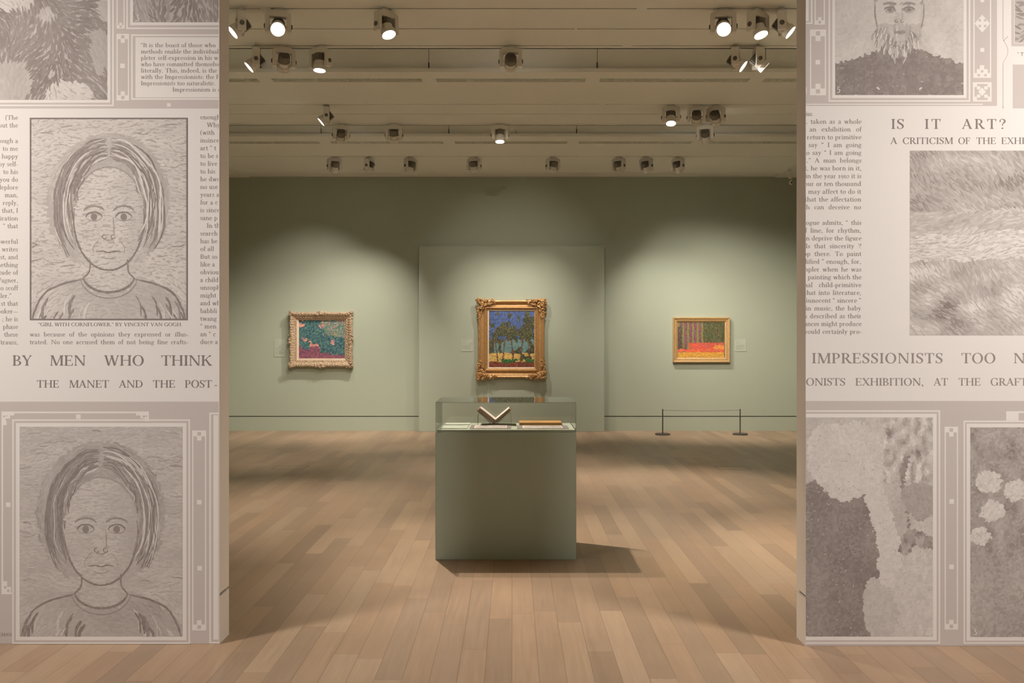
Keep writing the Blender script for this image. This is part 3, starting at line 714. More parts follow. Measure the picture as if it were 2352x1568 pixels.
def t_coat(u, v, r):
    t = .74 + .12 * nz(u * 8, v * 8, 3)
    if v > .785 + .20 * max(0, abs(u - .5) - .13) ** 1.1: t = .05 + .08 * nz(u * 14, v * 14)
    h = el(u, v, .5, .60, .20, .215)
    if h < 1:
        t = .76 + .10 * nz(u * 9, v * 9)
        if v > .66: t = .52 + .3 * nz(u * 40, v * 6, 5)
        if v < .56 and h > .8: t = .35
        for ex in (.43, .57):
            if el(u, v, ex, .588, .04, .012) < 1: t = .28
            if el(u, v, ex, .562, .05, .008) < 1: t = .3
        if el(u, v, .5, .63, .03, .03) < 1: t = .6
        if el(u, v, .5, .70, .06, .008) < 1: t = .25
    return tone(t, r, .07)
def t_dark(light_at):
    def f(u, v, r):
        t = .14 + .12 * nz(u * 5, v * 5, 2)
        for (cx, cy, rx, ry, tt) in light_at:
            if el(u, v, cx, cy, rx, ry) < 1 + .3 * nz(u * 7, v * 7): t = tt + .08 * nz(u * 9, v * 9)
        return tone(t, r, .07)
    return f
def t_field(u, v, r):
    w = v + .08 * nz(u * 3, v * 2, 5) + .05 * u
    if w < .34: t = .38 + .4 * nz(u * 4 + v * 7, v * 9, 2)
    elif w < .46: t = .6 + .3 * nz(u * 5, v * 14, 3)
    elif w < .62: t = .86
    else: t = .56 + .75 * nz(u * 5 - v * 5, v * 8 + u * 4, 8)
    return tone(t, r, .18)
def t_garden(u, v, r):
    w = .05 * nz(u * 5, v * 5, 13); u2, v2 = u + w, v + .05 * nz(u * 5, v * 5, 17)
    t = .66 + .25 * nz(u * 6, v * 6, 1)
    if u2 < .60 - .25 * max(0, v - .75) and v2 > .30 - .1 * u: t = .10 + .16 * nz(u * 5, v * 5, 4)
    if el(u2, v2, .33, .19, .31, .18) < 1: t = .84 + .1 * nz(u * 9, v * 9)
    if abs(u2 - (.50 + .42 * (v - .25))) < .07 + .05 * v and .25 < v < .78: t = .84
    if u > .62 and v < .3: t = .62 + .75 * nz(u * 22, v * 22, 3)
    if abs(u2 - .80 + .03 * v) < .012 and .18 < v < .6: t = .15
    if el(u2, v2, .90, .38, .13, .075) < 1: t = .36
    if el(u2, v2, .88, .57, .16, .07) < 1: t = .28 + .5 * nz(u * 24, v * 24)
    if el(u2, v2, .93, .84, .24, .25) < 1: t = .76 + .15 * nz(u * 25, v * 25)
    if el(u2, v2, .58, .88, .12, .14) < 1: t = .62
    return tone(t, r, .08)
def t_blooms(u, v, r):
    t = .3 + .25 * nz(u * 12, v * 12, 2)
    if v > .62: t = .34 + .2 * nz(u * 4, v * 3, 6)
    for (cx, cy, rr) in ((.13, .26, .09), (.32, .3, .085), (.15, .40, .085), (.55, .12, .09), (.07, .52, .07), (.75, .27, .09), (.9, .5, .08), (.6, .48, .07)):
        if el(u, v, cx, cy, rr, rr * .62) < 1: t = .85 + .15 * nz(u * 40, v * 40)
    return tone(t, r, .12)

def tick(p, mb, x, y, w): p.rect(mb, x - w / 2, y - w / 2, x + w / 2, y + w / 2, D3)
def orn_strip(p, root, x0, y0, x1, y1, squares=(), ends='tb', open_top=False):
    """slim vertical ornament: pale outline, chequered ends and small squares"""
    mb = MB(); w = 3.0; W = x1 - x0; c = (x0 + x1) / 2
    p.frame(mb, x0, y0, x1, y1, w, D3, 'lrb' if open_top else 'ltrb')
    hs = []
    for e in ends:
        if e == 't': p.rect(mb, x0 + w, y0 + w, x1 - w, y0 + W * .42, D3); tick(p, mb, c, y0 + W * .42 + W * .14, W * .32); hs.append((c, y0 + W * .24))
        else: p.rect(mb, x0 + w, y1 - W * .42, x1 - w, y1 - w, D3); tick(p, mb, c, y1 - W * .42 - W * .14, W * .32); hs.append((c, y1 - W * .24))
    for (sx, sy) in squares: tick(p, mb, sx, sy, 10.5)
    o = mb.build('ornament_strip', M_pale, root, recalc=False)
    if hs:
        for (hx, hy) in hs:
            m2 = MB(); p.rect(m2, hx - W * .13, hy - W * .13, hx + W * .13, hy + W * .13, D4); m2.build('chequer', M_grey, o, recalc=False)
    return o
def framed(p, root, x0, y0, x1, y1, gap, sides='ltrb', inner=8.5):
    """pale double line round a picture"""
    mb = MB(); ext = {'l': x0, 't': y0, 'r': x1, 'b': y1}
    s = lambda k, v: v if k in sides else 0
    p.frame(mb, x0 - s('l', inner), y0 - s('t', inner), x1 + s('r', inner), y1 + s('b', inner), inner, D3, sides)
    o2 = gap
    p.frame(mb, x0 - s('l', o2), y0 - s('t', o2), x1 + s('r', o2), y1 + s('b', o2), 3.6, D3, sides)
    return mb.build('picture_border', M_pale, root, recalc=False)
def picture(p, root, x0, y0, x1, y1, n, colfn, dirfn, ln, wd, seed, lines=None):
    mb = MB(); p.rect(mb, x0, y0, x1, y1, D3 + .0001, lerp3(TD, TL, .5))
    stroke_picture(mb, p.P, max(x0, p.c0), y0, min(x1, p.c1), y1, n, colfn, dirfn, ln, wd, seed, D4, .0003)
    if lines: draw_lines(mb, p, x0, y0, x1, y1, lines, D4 + .00035, seed)
    return mb.build('printed_picture', M_print, root, recalc=False)
def number(p, root, t, x, base, cap):
    mb = MB(); p.word(mb, t, x, base, cap, D5, 1.1); return mb.build('picture_number', M_pale, root, recalc=False)
swirl = lambda k, b_=0.0: (lambda u, v: b_ + k * nz(u * 3, v * 3, 11))

# ---- left printed partition
pl = Page(YL, 1176 - 3.58 / (YL / F), 502.6)
LM = empty('newspaper_mural', (XL - 1.2, YL - .001, 0), 'enlarged newspaper page printed across the left partition, with two framed portraits and headlines', 'wall mural')
mb = MB(); mb.box(-XW + .01, XL + .0005, YL - .002, YL + .0, .004, ZC - .01); mb.build('paper_sheet', M_cream, LM)
mb = MB(); pl.rect(mb, pl.c0, -490, 503, 249.5, D1); mb.build('grey_panel', M_grey, LM, recalc=False)
mb = MB(); pl.rect(mb, pl.c0, 922, 503, 1477, D1); mb.build('grey_panel', M_grey, LM, recalc=False)
# top zone
picture(pl, LM, -90, -330, 247.3, 229.6, 3600, t_dark(((.74, .985, .16, .06, .82), (.37, .59, .14, .05, .82), (.34, .93, .16, .09, .5), (.98, .62, .05, .06, .6), (.58, .655, .055, .028, .62), (.51, .717, .018, .011, .7), (.596, .793, .018, .011, .62), (.62, .895, .02, .013, .62), (.95, .80, .07, .10, .42))), swirl(2, 1.0), 20, 6, 3)
framed(pl, LM, -90, -330, 247.3, 229.6, 14.5, 'rb', 6.5)
picture(pl, LM, 306, -300, 560, 51.7, 900, t_dark(((.1, .9, .1, .16, .34), (.42, .9, .04, .2, .3))), swirl(1, 1.5), 22, 5, 5)
framed(pl, LM, 306, -300, 560, 51.7, 15.5, 'lb', 6.5)
number(pl, LM, '3', 312, 48, 14)
orn_strip(pl, LM, 268, -300, 287, 66, (), 'b')
orn_strip(pl, LM, 268, 78, 297, 231, ((282, 151.5),))
mb = MB(); pl.frame(mb, 301.5, 79, 560, 229.5, 4, D3, 'ltb'); pl.rect(mb, 311.5, 86, 560, 224, D3); mb.build('text_box', M_pale, LM, recalc=False)
mb = MB(); pl.rect(mb, 384, 237, 392.5, 245, D3); mb.build('ornament_square', M_pale, LM, recalc=False)
mb = MB()
for k, (t, a, z) in enumerate((('“It is the boast of those who', 323.5, 496), ('methods enable the individuals', 323.8, 508), ('pleter self-expression in his w', 323.8, 502), ('who have committed themselve', 323.8, 506), ('literally. This, indeed, is the', 323.8, 499), ('with the Impressionists: the P', 323.8, 505), ('Impressionists too naturalistic.', 323.8, 495.5), ('Impressionism is o', 396.5, 508))):
    pl.line(mb, t, a, z, 108.7 + k * 14.55, 9.6, D4)
mb.build('quotation_text', M_head, LM, recalc=False)
# middle zone
mb = MB(); pl.frame(mb, 69, 270.5, 431.5, 735, 3.4, D4 + .0007); mb.build('picture_border', M_head, LM, recalc=False)
picture(pl, LM, 71, 273, 430, 733, 4200, t_sitter(-.02), d_sitter, 15, 5, 11, sitter_lines(0, 5))
mb = MB(); pl.line(mb, '“GIRL WITH CORNFLOWER.” BY VINCENT VAN GOGH', 88, 416.5, 748.8, 8.2, D4, 1.02); mb.build('caption', M_head, LM, recalc=False)
mb = MB(); pl.line(mb, 'was because of the opinions they expressed or illus-', 68.5, 433, 772.3, 9.9, D4); pl.line(mb, 'trated. No one accused them of not being fine crafts-', 68.5, 433, 790, 9.9, D4)
mb.build('text_column', M_ink, LM, recalc=False)
mb = MB()
for k, t in enumerate(('(The', 'but the', '', 'through a', 'to me', 'happy', 'by self-', 'to his', 'you do', 'deplore', 'man,', 'reply,', 'that, I', 'spiration', '” that', '', 'powerful', 'writes', 'st, and', 'something', 'titude of', 'Wagner,', 'to scoff', 'ler.”', 'st that', 'poker—', 'is ; he is', 'phase', 'these', 'Strauss,')):
    if t: pl.line(mb, t, None, 27 if t == 'ler.”' else 42, 275 + k * 17.78, 10.2, D4)
mb.build('text_column', M_ink, LM, recalc=False)
mb = MB()
for k, t in enumerate(('enough', ' Why', '(with', 'insince', 'art ” t', 'to be s', 'to live', 'to his', 'he dwe', 'no use', 'years a', 'for a c', 'is since', 'sane p', ' In th', 'search', 'has be', 'of  all', 'But so', 'like a', 'obviou', 'a child', 'unsoph', 'might', 'and wh', 'babbli', 'twang', '“ men', 'an “ c', 'duce a')):
    pl.line(mb, t, 460 + (15 if t[0] == ' ' else 0), None, 274 + k * 17.78, 10.2, D4, 1.02)
mb.build('text_column', M_ink, LM, recalc=False)
for w, a, z in (('BY', 28.5, 74.6), ('MEN', 114.5, 198), ('WHO', 239, 331.7), ('THINK', 370, 487.6)):
    mb = MB(); pl.fit(mb, w, a, z, 839.3, 23.6, D4); mb.build('headline_word', M_head, LM, recalc=False)
for w, a, z in (('THE', 84.6, 136.7), ('MANET', 159, 251), ('AND', 273.6, 329), ('THE', 351, 403), ('POST', 424.5, 487.6), ('-', 492, 501)):
    mb = MB(); pl.fit(mb, w, a, z, 889.8, 17, D4); mb.build('headline_word', M_head, LM, recalc=False)
# bottom zone
picture(pl, LM, 45.6, 979.6, 420, 1461, 4400, t_sitter(.17), d_sitter, 15, 5, 23, sitter_lines(.17, 8))
framed(pl, LM, 45.6, 979.6, 420, 1461, 17)
mb = MB(); pl.frame(mb, 4, 944.7, 343, 966, 4, D3, 'ltr'); tick(pl, mb, 180.6, 956.6, 10.5)
for x, s_ in ((4, 1), (343, -1)):
    for a, h in ((10, 22), (20, 16), (30, 9)): pl.rect(mb, min(x, x + s_ * a), 945, max(x, x + s_ * a), 945 + h, D3 + .0001 * a / 10)
o = mb.build('ornament_strip', M_pale, LM, recalc=False)
mb = MB()
for x in (10, 16, 331, 337): pl.rect(mb, x - 2.6, 950 + (x % 4), x + 2.6, 955.5 + (x % 4), D4 + .00013)
mb.build('chequer', M_grey, o, recalc=False)
mb = MB(); pl.frame(mb, 4, 944.7, 28, 1364, 4, D3, 'lb'); tick(pl, mb, 19.6, 1158.5, 10.5); pl.rect(mb, 8, 1347, 26, 1360, D3); pl.rect(mb, 8, 1334, 17, 1347, D3); pl.rect(mb, 4, 966, 16, 976, D3)
o = mb.build('ornament_strip', M_pale, LM, recalc=False)
mb = MB(); pl.rect(mb, 10, 1345, 15.5, 1351, D4); pl.rect(mb, 17, 1353, 22, 1359, D4); mb.build('chequer', M_grey, o, recalc=False)
orn_strip(pl, LM, 441.7, 988, 474, 1447, ((458, 1152.6), (459, 1304)))
mb = MB(); pl.frame(mb, 481, 947, 560, 1477, 4, D3, 'ltb'); pl.rect(mb, 490.5, 953, 501.5, 1468, D3); mb.build('picture_border', M_pale, LM, recalc=False)
mb = MB(); pl.fit(mb, 'EMAN', -3, 28.5, 1460, 7.2, D4); mb.build('caption', M_ink, LM, recalc=False)

# ---- right printed partition
pr = Page(YR, 1850.6, 1176 + 3.58 / (YR / F))
RM = empty('newspaper_mural', (XR + 1.2, YR - .001, 0), 'enlarged newspaper page printed across the right partition, headed IS IT ART? beside a landscape', 'wall mural')
mb = MB(); mb.box(XR - .0005, XW - .01, YR - .002, YR + .0, .004, ZC - .01); mb.build('paper_sheet', M_cream, RM)
mb = MB(); pr.rect(mb, 1850, -490, 2289.5, 243.5, D1); mb.build('grey_panel', M_grey, RM, recalc=False)
mb = MB(); pr.rect(mb, 1850, 920.5, pr.c1, 1482, D1); mb.build('grey_panel', M_grey, RM, recalc=False)
picture(pr, RM, 1918, -260, 2212.6, 218.5, 5200, t_coat, swirl(2.2), 13, 9, 31, bust_lines(3))
framed(pr, RM, 1918, -260, 2212.6, 218.5, 15.5, 'lrb', 6.8)
number(pr, RM, '5', 1921, 213, 13.5)
mb = MB(); pr.rect(mb, 1850, -200, 1857, 49, D3); pr.rect(mb, 1862, -200, 1866, 55.5, D3); pr.rect(mb, 1850, 52, 1862, 55.5, D3); pr.rect(mb, 1850, 200, 1852.5, 216, D3); mb.build('picture_border', M_pale, RM, recalc=False)
orn_strip(pr, RM, 1870.5, -200, 1894.5, 57, (), 'b')
orn_strip(pr, RM, 1860, 68, 1897, 219, ((1878, 143),))
mb = MB(); pr.frame(mb, 2235, -300, 2276, 179, 3, D3); tick(pr, mb, 2255.6, 115, 9); tick(pr, mb, 2255.6, 1, 9)
dm = [(2255.6, 34), (2238, 54.5), (2255.6, 75), (2273, 54.5)]; mb.poly([pr.P(x, y, D3) for x, y in dm])
pr.rect(mb, 2238, 168, 2273, 176, D3); pr.rect(mb, 2243, 159, 2268, 168, D3); pr.rect(mb, 2250, 150, 2260, 159, D3)
o = mb.build('ornament_strip', M_pale, RM, recalc=False)
mb = MB()
for x, y in ((2250, 47), (2262, 47), (2250, 60), (2262, 60), (2255.4, 164), (2247.5, 173), (2263, 173)): pr.rect(mb, x - 2.8, y - 2.8, x + 2.8, y + 2.8, D4)
mb.build('chequer', M_grey, o, recalc=False)
mb = MB(); pr.rect(mb, 2234, 189, 2277, 233.5, D3); o = mb.build('ornament_tile', M_pale, RM, recalc=False)
mb = MB(); pr.rect(mb, 2243.5, 193, 2268, 230, D4); pr.rect(mb, 2238, 200, 2273.5, 222, D4); m3 = mb.build('chequer', M_grey, o, recalc=False)
mb = MB(); mb.poly([pr.P(x, y, D4 + .00015) for x, y in ((2255, 201), (2246, 211), (2255, 221), (2264, 211))])
for x, y in ((2247, 202), (2264, 202), (2247, 221), (2264, 221)): pr.rect(mb, x - 4, y - 3.8, x + 4, y + 3.8, D4 + .00015)
mb.build('ornament_star', M_pale, o, recalc=False)
mb = MB(); pr.rect(mb, 1850, 238.5, 2257, 241, D3); mb.build('ornament_rule', M_pale, RM, recalc=False)
mb = MB(); pr.rect(mb, 2302.5, -300, 2304.3, 90, D3); pr.rect(mb, 2302.5, 145, 2304.3, 249, D3); pr.rect(mb, 2301.6, 244, 2305.2, 249, D3)
arcp = [(2303 + 11.5 * math.sin(math.pi * k / 12), 91 + 53 * k / 12) for k in range(13)]
for (xa, ya), (xb, yb) in zip(arcp, arcp[1:]): mb.poly([pr.P(xa - .6, ya, D3), pr.P(xb - .6, yb, D3), pr.P(xb + .8, yb, D3), pr.P(xa + .8, ya, D3)])
for (xa, ya, xb, yb) in ((2304, 93, 2314, 83), (2306, 141, 2314, 150)): mb.poly([pr.P(xa, ya, D3), pr.P(xa + 1.5, ya + 1.5, D3), pr.P(xb + 1.5, yb + 1.5, D3), pr.P(xb, yb, D3)])
mb.build('ornament_rule', M_grey, RM, recalc=False)
mb = MB(); pr.frame(mb, 2322.6, -300, 2560, 106.5, 7, D3, 'lb'); mb.build('picture_border', M_grey, RM, recalc=False)
picture(pr, RM, 2331, -300, 2540, 98, 500, t_dark(((.3, .95, .3, .05, .25),)), swirl(2), 22, 6, 41)
mb = MB(); pr.line(mb, '“ THE', 2336, None, 128, 7.6, D4); mb.build('caption', M_head, RM, recalc=False)
mb = MB(); pr.rect(mb, 2326, 148.5, 2540, 249, D3); mb.build('grey_panel', M_grey, RM, recalc=False)
mb = MB()
lines = (('ius.', 1850, 1872), (', taken as a whole', 1850.6, 1978.6), ('an exhibition of', 1859, 1978.6), ('return to primitive', 1853, 1978.6), ('say “ I am going', 1857, 1978.6), ('to say “ I am going', 1846, 1978.6), ('t.” A man belongs', 1847.5, 1978.6), ('t, he was born in it,', 1848, 1978.6), ('in the year 1910 it is', 1849.5, 1978.6), ('our or ten thousand', 1847, 1978), ('may affect to do it', 1856, 1978), ('that the affectation', 1848, 1978), ('ch can deceive no', 1844, 1978), None,
    ('ogue admits, “ this', 1850.6, 1978.6), ('f line, for rhythm,', 1848.5, 1978), ('en deprive the figure', 1844, 1978.6), ('Is that sincerity ?', 1850, 1978.6), ('op there. To paint', 1845, 1978.6), ('lified ” enough, for,', 1849, 1978), ('mpler when he was', 1843, 1978.6), ('painting which the', 1855, 1978.6), ('nal child-primitive', 1846, 1978.6), ('that into literature,', 1847, 1978), ('innocent “ sincere ”', 1851, 1978), ('in music, the baby', 1850, 1978), ('s described as their', 1848, 1978.6), ('ances might produce', 1847, 1978.6), ('would certainly pro-', 1843, 1979))
for k, l in enumerate(lines):
    if l: pr.line(mb, l[0], l[1], l[2], 266.3 + k * 17.85, 10.2, D4)
mb.build('text_column', M_ink, RM, recalc=False)
for w, a, z in (('IS', 2046, 2077), ('IT', 2123, 2161), ('ART?', 2209, 2310.6)):
    mb = MB(); pr.fit(mb, w, a, z, 296, 22.5, D4); mb.build('headline_word', M_head, RM, recalc=False)
for w, a, z in (('A', 2045, 2060.5), ('CRITICISM', 2072.5, 2189), ('OF', 2200, 2228.6), ('THE', 2241.5, 2287.5), ('EXHIBITION', 2299, 2430)):
    mb = MB(); pr.fit(mb, w, a, z, 330.7, 14.8, D4); mb.build('headline_word', M_head, RM, recalc=False)
picture(pr, RM, 2089.4, 346, 2520, 770, 4200, t_field, lambda u, v: (.75 if v < .33 else (-.25 if v < .6 else .8)) + .7 * nz(u * 4, v * 4, 3), 19, 4.6, 51)
for w, a, z in (('IMPRESSIONISTS', 1864, 2166), ('TOO', 2207, 2287), ('NATURALISTIC', 2327, 2580)):
    mb = MB(); pr.fit(mb, w, a, z, 833.8, 23.2, D4); mb.build('headline_word', M_ink, RM, recalc=False)
for w, a, z in (('ONISTS', 1850.6, 1942), ('EXHIBITION,', 1964, 2121.5), ('AT', 2144, 2177.5), ('THE', 2200.5, 2252.5), ('GRAFTON', 2274, 2400)):
    mb = MB(); pr.fit(mb, w, a, z, 885, 17, D4); mb.build('headline_word', M_ink, RM, recalc=False)
picture(pr, RM, 1850.6, 958.3, 2142.4, 1461, 6500, t_garden, swirl(2.5), 10, 8, 61)
framed(pr, RM, 1850.6, 958.3, 2142.4, 1461, 16.5, 'trb')
orn_strip(pr, RM, 2169, 979.6, 2200, 1445, ((2185.4, 1151), (2185, 1301)))
picture(pr, RM, 2228, 981, 2560, 1462, 6500, t_blooms, swirl(3), 10, 8, 71)
framed(pr, RM, 2228, 981, 2560, 1462, 15.5, 'ltb')
number(pr, RM, '3', 2234, 1457, 13.5)
mb = MB(); pr.frame(mb, 2310, 944, 2540, 967, 4, D3, 'lt')
for a, h in ((10, 22), (20, 16), (29, 22)): pr.rect(mb, 2310, 944 + 22 - h, 2310 + a, 966, D3 + .00005 * a / 10)
o = mb.build('ornament_strip', M_pale, RM, recalc=False)
mb = MB()
for x, y in ((2317, 955), (2324, 962), (2336, 951)): pr.rect(mb, x - 3, y - 2.2, x + 3, y + 2.2, D4)
mb.build('chequer', M_grey, o, recalc=False)

# ------------------------------------------------------------------ hanging panel and framed pictures on the back wall
YP = 14.80
YH = YP - .003
pn = MB().box(-1.508, 1.494, YP, YB - .004, 0.001, 3.003).build('partition_board', M_green, None, bevel=.003)
tag(pn, 'tall sage green panel standing forward from the back wall behind the middle picture', 'wall panel')

def W(px, py, y): return ((px - 1176) / F * y, EYE - (py - 784) / F * y)

def frame_sweep(mb, x0, z0, x1, z1, yw, prof, nu=1, bump=None):
    """mitred frame: prof = (inset from the outer edge, height off the wall)"""
    pts = []
    cs = [(x0, z0, 1, 1), (x1, z0, -1, 1), (x1, z1, -1, -1), (x0, z1, 1, -1)]
    loops = []
    per = []
    for k in range(4):
        a, c = cs[k], cs[(k + 1) % 4]
        for q in range(nu): per.append((a, c, q / nu, k))
    for (ins, h) in prof:
        l = []
        for (a, c, t, k) in per:
            ax, az = a[0] + a[2] * ins, a[1] + a[3] * ins; bx, bz = c[0] + c[2] * ins, c[1] + c[3] * ins
            x, z = ax + (bx - ax) * t, az + (bz - az) * t
            hh = h; ex = ez = 0.0
            if bump:
                dh, ex = bump(x, z, ins, t, k); hh += dh
                out = {0: (0, -1), 1: (1, 0), 2: (0, 1), 3: (-1, 0)}[k]
                x += out[0] * ex; z += out[1] * ex
            l.append((x, yw - hh, z))
        loops.append(l)
    mb.ring(loops)

def leafwork(mb, cx, cz, yw, sx, sz, L, r, seed, n=34):
    """carved foliage in an L along both arms of a frame corner"""
    rnd = random.Random(seed)
    for k in range(n):
        arm = k % 2; t = (k // 2) / (n // 2); s = L * t; w = r * (1 - .62 * t)
        off = rnd.uniform(-.1, 1.0) * w * 2.0
        x, z = (s, off) if arm else (off, s)
        a = rnd.uniform(0, math.pi); sz_ = w * rnd.uniform(.3, .55)
        Mx = Matrix.Rotation(a, 3, 'Y') @ Matrix.Rotation(rnd.uniform(-.5, .5), 3, 'X')
        h = rnd.uniform(.075, .115) * (1 - .25 * t)
        mb.blob((cx + sx * x, yw - h, cz + sz * z), (sz_ * 1.5, .018, sz_ * .6), Mx, 7, 5)
        if k % 5 == 0:                                     # scroll
            pts = [(cx + sx * x + sz_ * 1.2 * (1 - q / 14) * math.cos(q * .75), yw - h - .012, cz + sz * z + sz_ * 1.2 * (1 - q / 14) * math.sin(q * .75)) for q in range(12)]
            mb.tube(pts, [.011 * (1 - q / 16) for q in range(12)], 6)

def oil(name_parent, x0, z0, x1, z1, y, n, colfn, dirfn, ln, wd, seed):
    mb = MB(); mb.box(x0, x1, y, y + .012, z0, z1)
    for k in range(len(mb.c)): mb.c[k] = (.2, .2, .2)
    stroke_picture(mb, lambda X, Y, d: (X, y - d, Y), x0, z1, x1, z0, n, colfn, dirfn, ln, wd, seed, .0006, .0022)
    return mb.build('canvas', M_oil, name_parent, recalc=False)
OK_ = .92
def C(r, g_, b_, rnd=None, j=.14):
    c = lin((r, g_, b_)); k = 1 + (rnd.uniform(-j, j) if rnd else 0)
    return tuple(min(1, v * k * 1.45) for v in c)

# middle picture: a plain treescape in the same colours
def col_mid(u, v, r):
    n1 = nz(u * 4, v * 4, 1); n2 = nz(u * 10, v * 10, 2)
    if v > .91 + .03 * n1: return C(*r.choice(((112, 52, 40), (94, 44, 36), (126, 70, 52), (86, 60, 44))), r)
    if v > .855 and n1 > .0: return C(*r.choice(((52, 92, 48), (40, 74, 44), (66, 104, 56))), r)
    for tx, lean in ((.17, .08), (.33, -.05), (.52, .06), (.72, -.07), (.88, .04)):
        if .5 < v < .93 and abs(u - tx - lean * (v - .7) * 2) < .016: return C(*r.choice(((92, 62, 48), (74, 58, 52), (118, 76, 48))), r)
    if .75 + .04 * n1 < v < .91 and not (u > .72 and n2 > 0): return C(*r.choice(((186, 152, 78), (174, 140, 74), (194, 164, 98), (150, 128, 82))), r, .08)
    thick = -.10 + .9 * max(0, .30 - v) + .35 * max(0, v - .62)
    if n1 + .7 * n2 > thick: return C(*r.choice(((58, 66, 42), (78, 86, 48), (44, 54, 48), (96, 94, 54), (52, 52, 56), (42, 58, 44), (90, 66, 50))), r)
    if v > .5: return C(*r.choice(((92, 122, 120), (100, 128, 118), (80, 108, 116))), r)
    return C(*r.choice(((58, 78, 124), (66, 88, 136), (52, 66, 112), (74, 98, 142), (80, 82, 98))), r)
x0, z1 = W(1097, 689, YH); x1, z0 = W(1251.5, 869, YH)
fr = empty('framed_painting', ((x0 + x1) / 2, YH, z0), 'upright landscape painting in a heavy gold frame with leafy corners, above the case', 'painting')
prof = [(.004, 0), (.0, .06), (.006, .085), (.02, .092), (.034, .084), (.05, .062), (.075, .052), (.1, .058), (.112, .072), (.124, .074), (.132, .062), (.142, .048), (.158, .042), (.166, .036), (.166, .0)]
rip = lambda x, z, ins, t, k: ((.0018 * math.sin((x + z) * 260) if .13 < ins < .165 or ins < .03 else 0), 0.0)
mb = MB(); frame_sweep(mb, x0 + .008, z0 + .012, x1 - .008, z1 - .004, YH, prof, 60, rip); mb.build('gilt_frame', M_gold, fr, smooth=False)
for sx, sz, cx, cz, sd in ((1, 1, x0, z0, 1), (-1, 1, x1, z0, 2), (1, -1, x0, z1, 3), (-1, -1, x1, z1, 4)):
    mb = MB(); leafwork(mb, cx + sx * .005, cz + sz * .005, YH, sx, sz, .30, .062, sd, 96); mb.build('corner_ornament', M_gold, fr, smooth=True)
a0, b1 = W(1120.5, 711.5, YH); a1, b0 = W(1230, 846, YH)
mb = MB(); frame_sweep(mb, a0, b0, a1, b1, YH, [(0, 0), (0, .040), (.004, .044), (.018, .040), (.021, .03), (.021, 0)]); mb.build('cream_liner', M_slip, fr)
a0, b1 = W(1123, 714.5, YH); a1, b0 = W(1227, 843, YH)
oil(fr, a0, b0, a1, b1, YH - .03, 5200, col_mid, lambda u, v: 1.2 + 2.4 * nz(u * 4, v * 4, 5), .028, .014, 81)
mb = MB().box(-.10, .06, YH - .076, YH - .06, z0 + .045, z0 + .062).build('name_plate', M_gold3, fr)

# left picture: plain shrubs in blue green over plum and peach
def col_left(u, v, r):
    n1 = nz(u * 4, v * 4, 3) + .5 * nz(u * 9, v * 9, 6); e = v - .55 - .28 * u + .12 * n1
    if e > .12 and v > .58: return C(*r.choice(((110, 64, 84), (98, 66, 92), (126, 72, 78), (86, 60, 78), (138, 80, 84))), r, .1)
    if n1 > .36: return C(*r.choice(((190, 130, 104), (160, 104, 104), (196, 150, 116), (120, 96, 120))), r, .1)
    if v + .2 * n1 < .4 and u + .25 * n1 > .52: return C(*r.choice(((76, 104, 84), (94, 116, 86), (104, 104, 120), (148, 116, 104), (70, 98, 92), (126, 136, 128))), r)
    return C(*r.choice(((62, 96, 92), (72, 108, 104), (52, 82, 90), (48, 76, 74), (84, 118, 106), (60, 82, 106), (40, 64, 66))), r)
x0, z1 = W(668, 717, YB); x1, z0 = W(811.5, 842, YB)
fr = empty('framed_painting', ((x0 + x1) / 2, YB, z0), 'wide blue-green garden painting in a pale carved frame, left of the panel', 'painting')
def carve(x, z, ins, t, k):
    s_ = x if k in (0, 2) else z
    d = .005 * math.sin(s_ * 150 + 2.5 * math.sin(ins * 90)) * math.sin(ins * 150) + .010 * nz(x * 70, z * 70, 3) if .008 < ins < .1 else 0
    ex = .014 * (math.exp(-((t - .5) / .07) ** 2) + math.exp(-(t / .06) ** 2) + math.exp(-((1 - t) / .06) ** 2)) + .003 * math.sin(t * 40) if ins < .03 else 0
    return d, ex
prof = [(.012, 0), (.004, .05), (.0, .085), (.008, .108), (.02, .118), (.034, .117), (.048, .108), (.062, .096), (.076, .084), (.09, .076), (.102, .075), (.106, .06), (.118, .05), (.13, .05), (.13, 0)]
fine = [tuple(p0[m] + (p1[m] - p0[m]) * q / 4 for m in (0, 1)) for p0, p1 in zip(prof, prof[1:]) for q in range(4)] + [prof[-1]]
mb = MB(); frame_sweep(mb, x0, z0, x1, z1, YB, fine, 190, carve); mb.build('carved_frame', M_gold2, fr, smooth=False)
for nm, cx, cz, dx in (('cartouche', (x0 + x1) / 2, z1 - .02, 1), ('cartouche', (x0 + x1) / 2, z0 + .015, 1), ('cartouche', x0 + .015, (z0 + z1) / 2, 0), ('cartouche', x1 - .015, (z0 + z1) / 2, 0)):
    mb = MB(); rnd = random.Random(int(cx * 100 + cz * 31))
    for q in range(16):
        s_ = rnd.uniform(-1, 1) * .075; w_ = rnd.uniform(-1, 1) * .028
        mb.blob((cx + (s_ if dx else w_), YB - rnd.uniform(.1, .125), cz + (w_ if dx else s_)), (.02, .014, .01), Matrix.Rotation(rnd.uniform(0, 3), 3, 'Y'), 7, 5)
    mb.build(nm, M_gold2, fr, smooth=True)
for sx, sz, cx, cz, sd in ((1, 1, x0, z0, 11), (-1, 1, x1, z0, 12), (1, -1, x0, z1, 13), (-1, -1, x1, z1, 14)):
    mb = MB(); leafwork(mb, cx, cz, YB - .015, sx, sz, .11, .034, sd, 22); mb.build('corner_ornament', M_gold2, fr, smooth=True)
a0, b1 = W(683.5, 730.5, YB); a1, b0 = W(799, 827, YB)
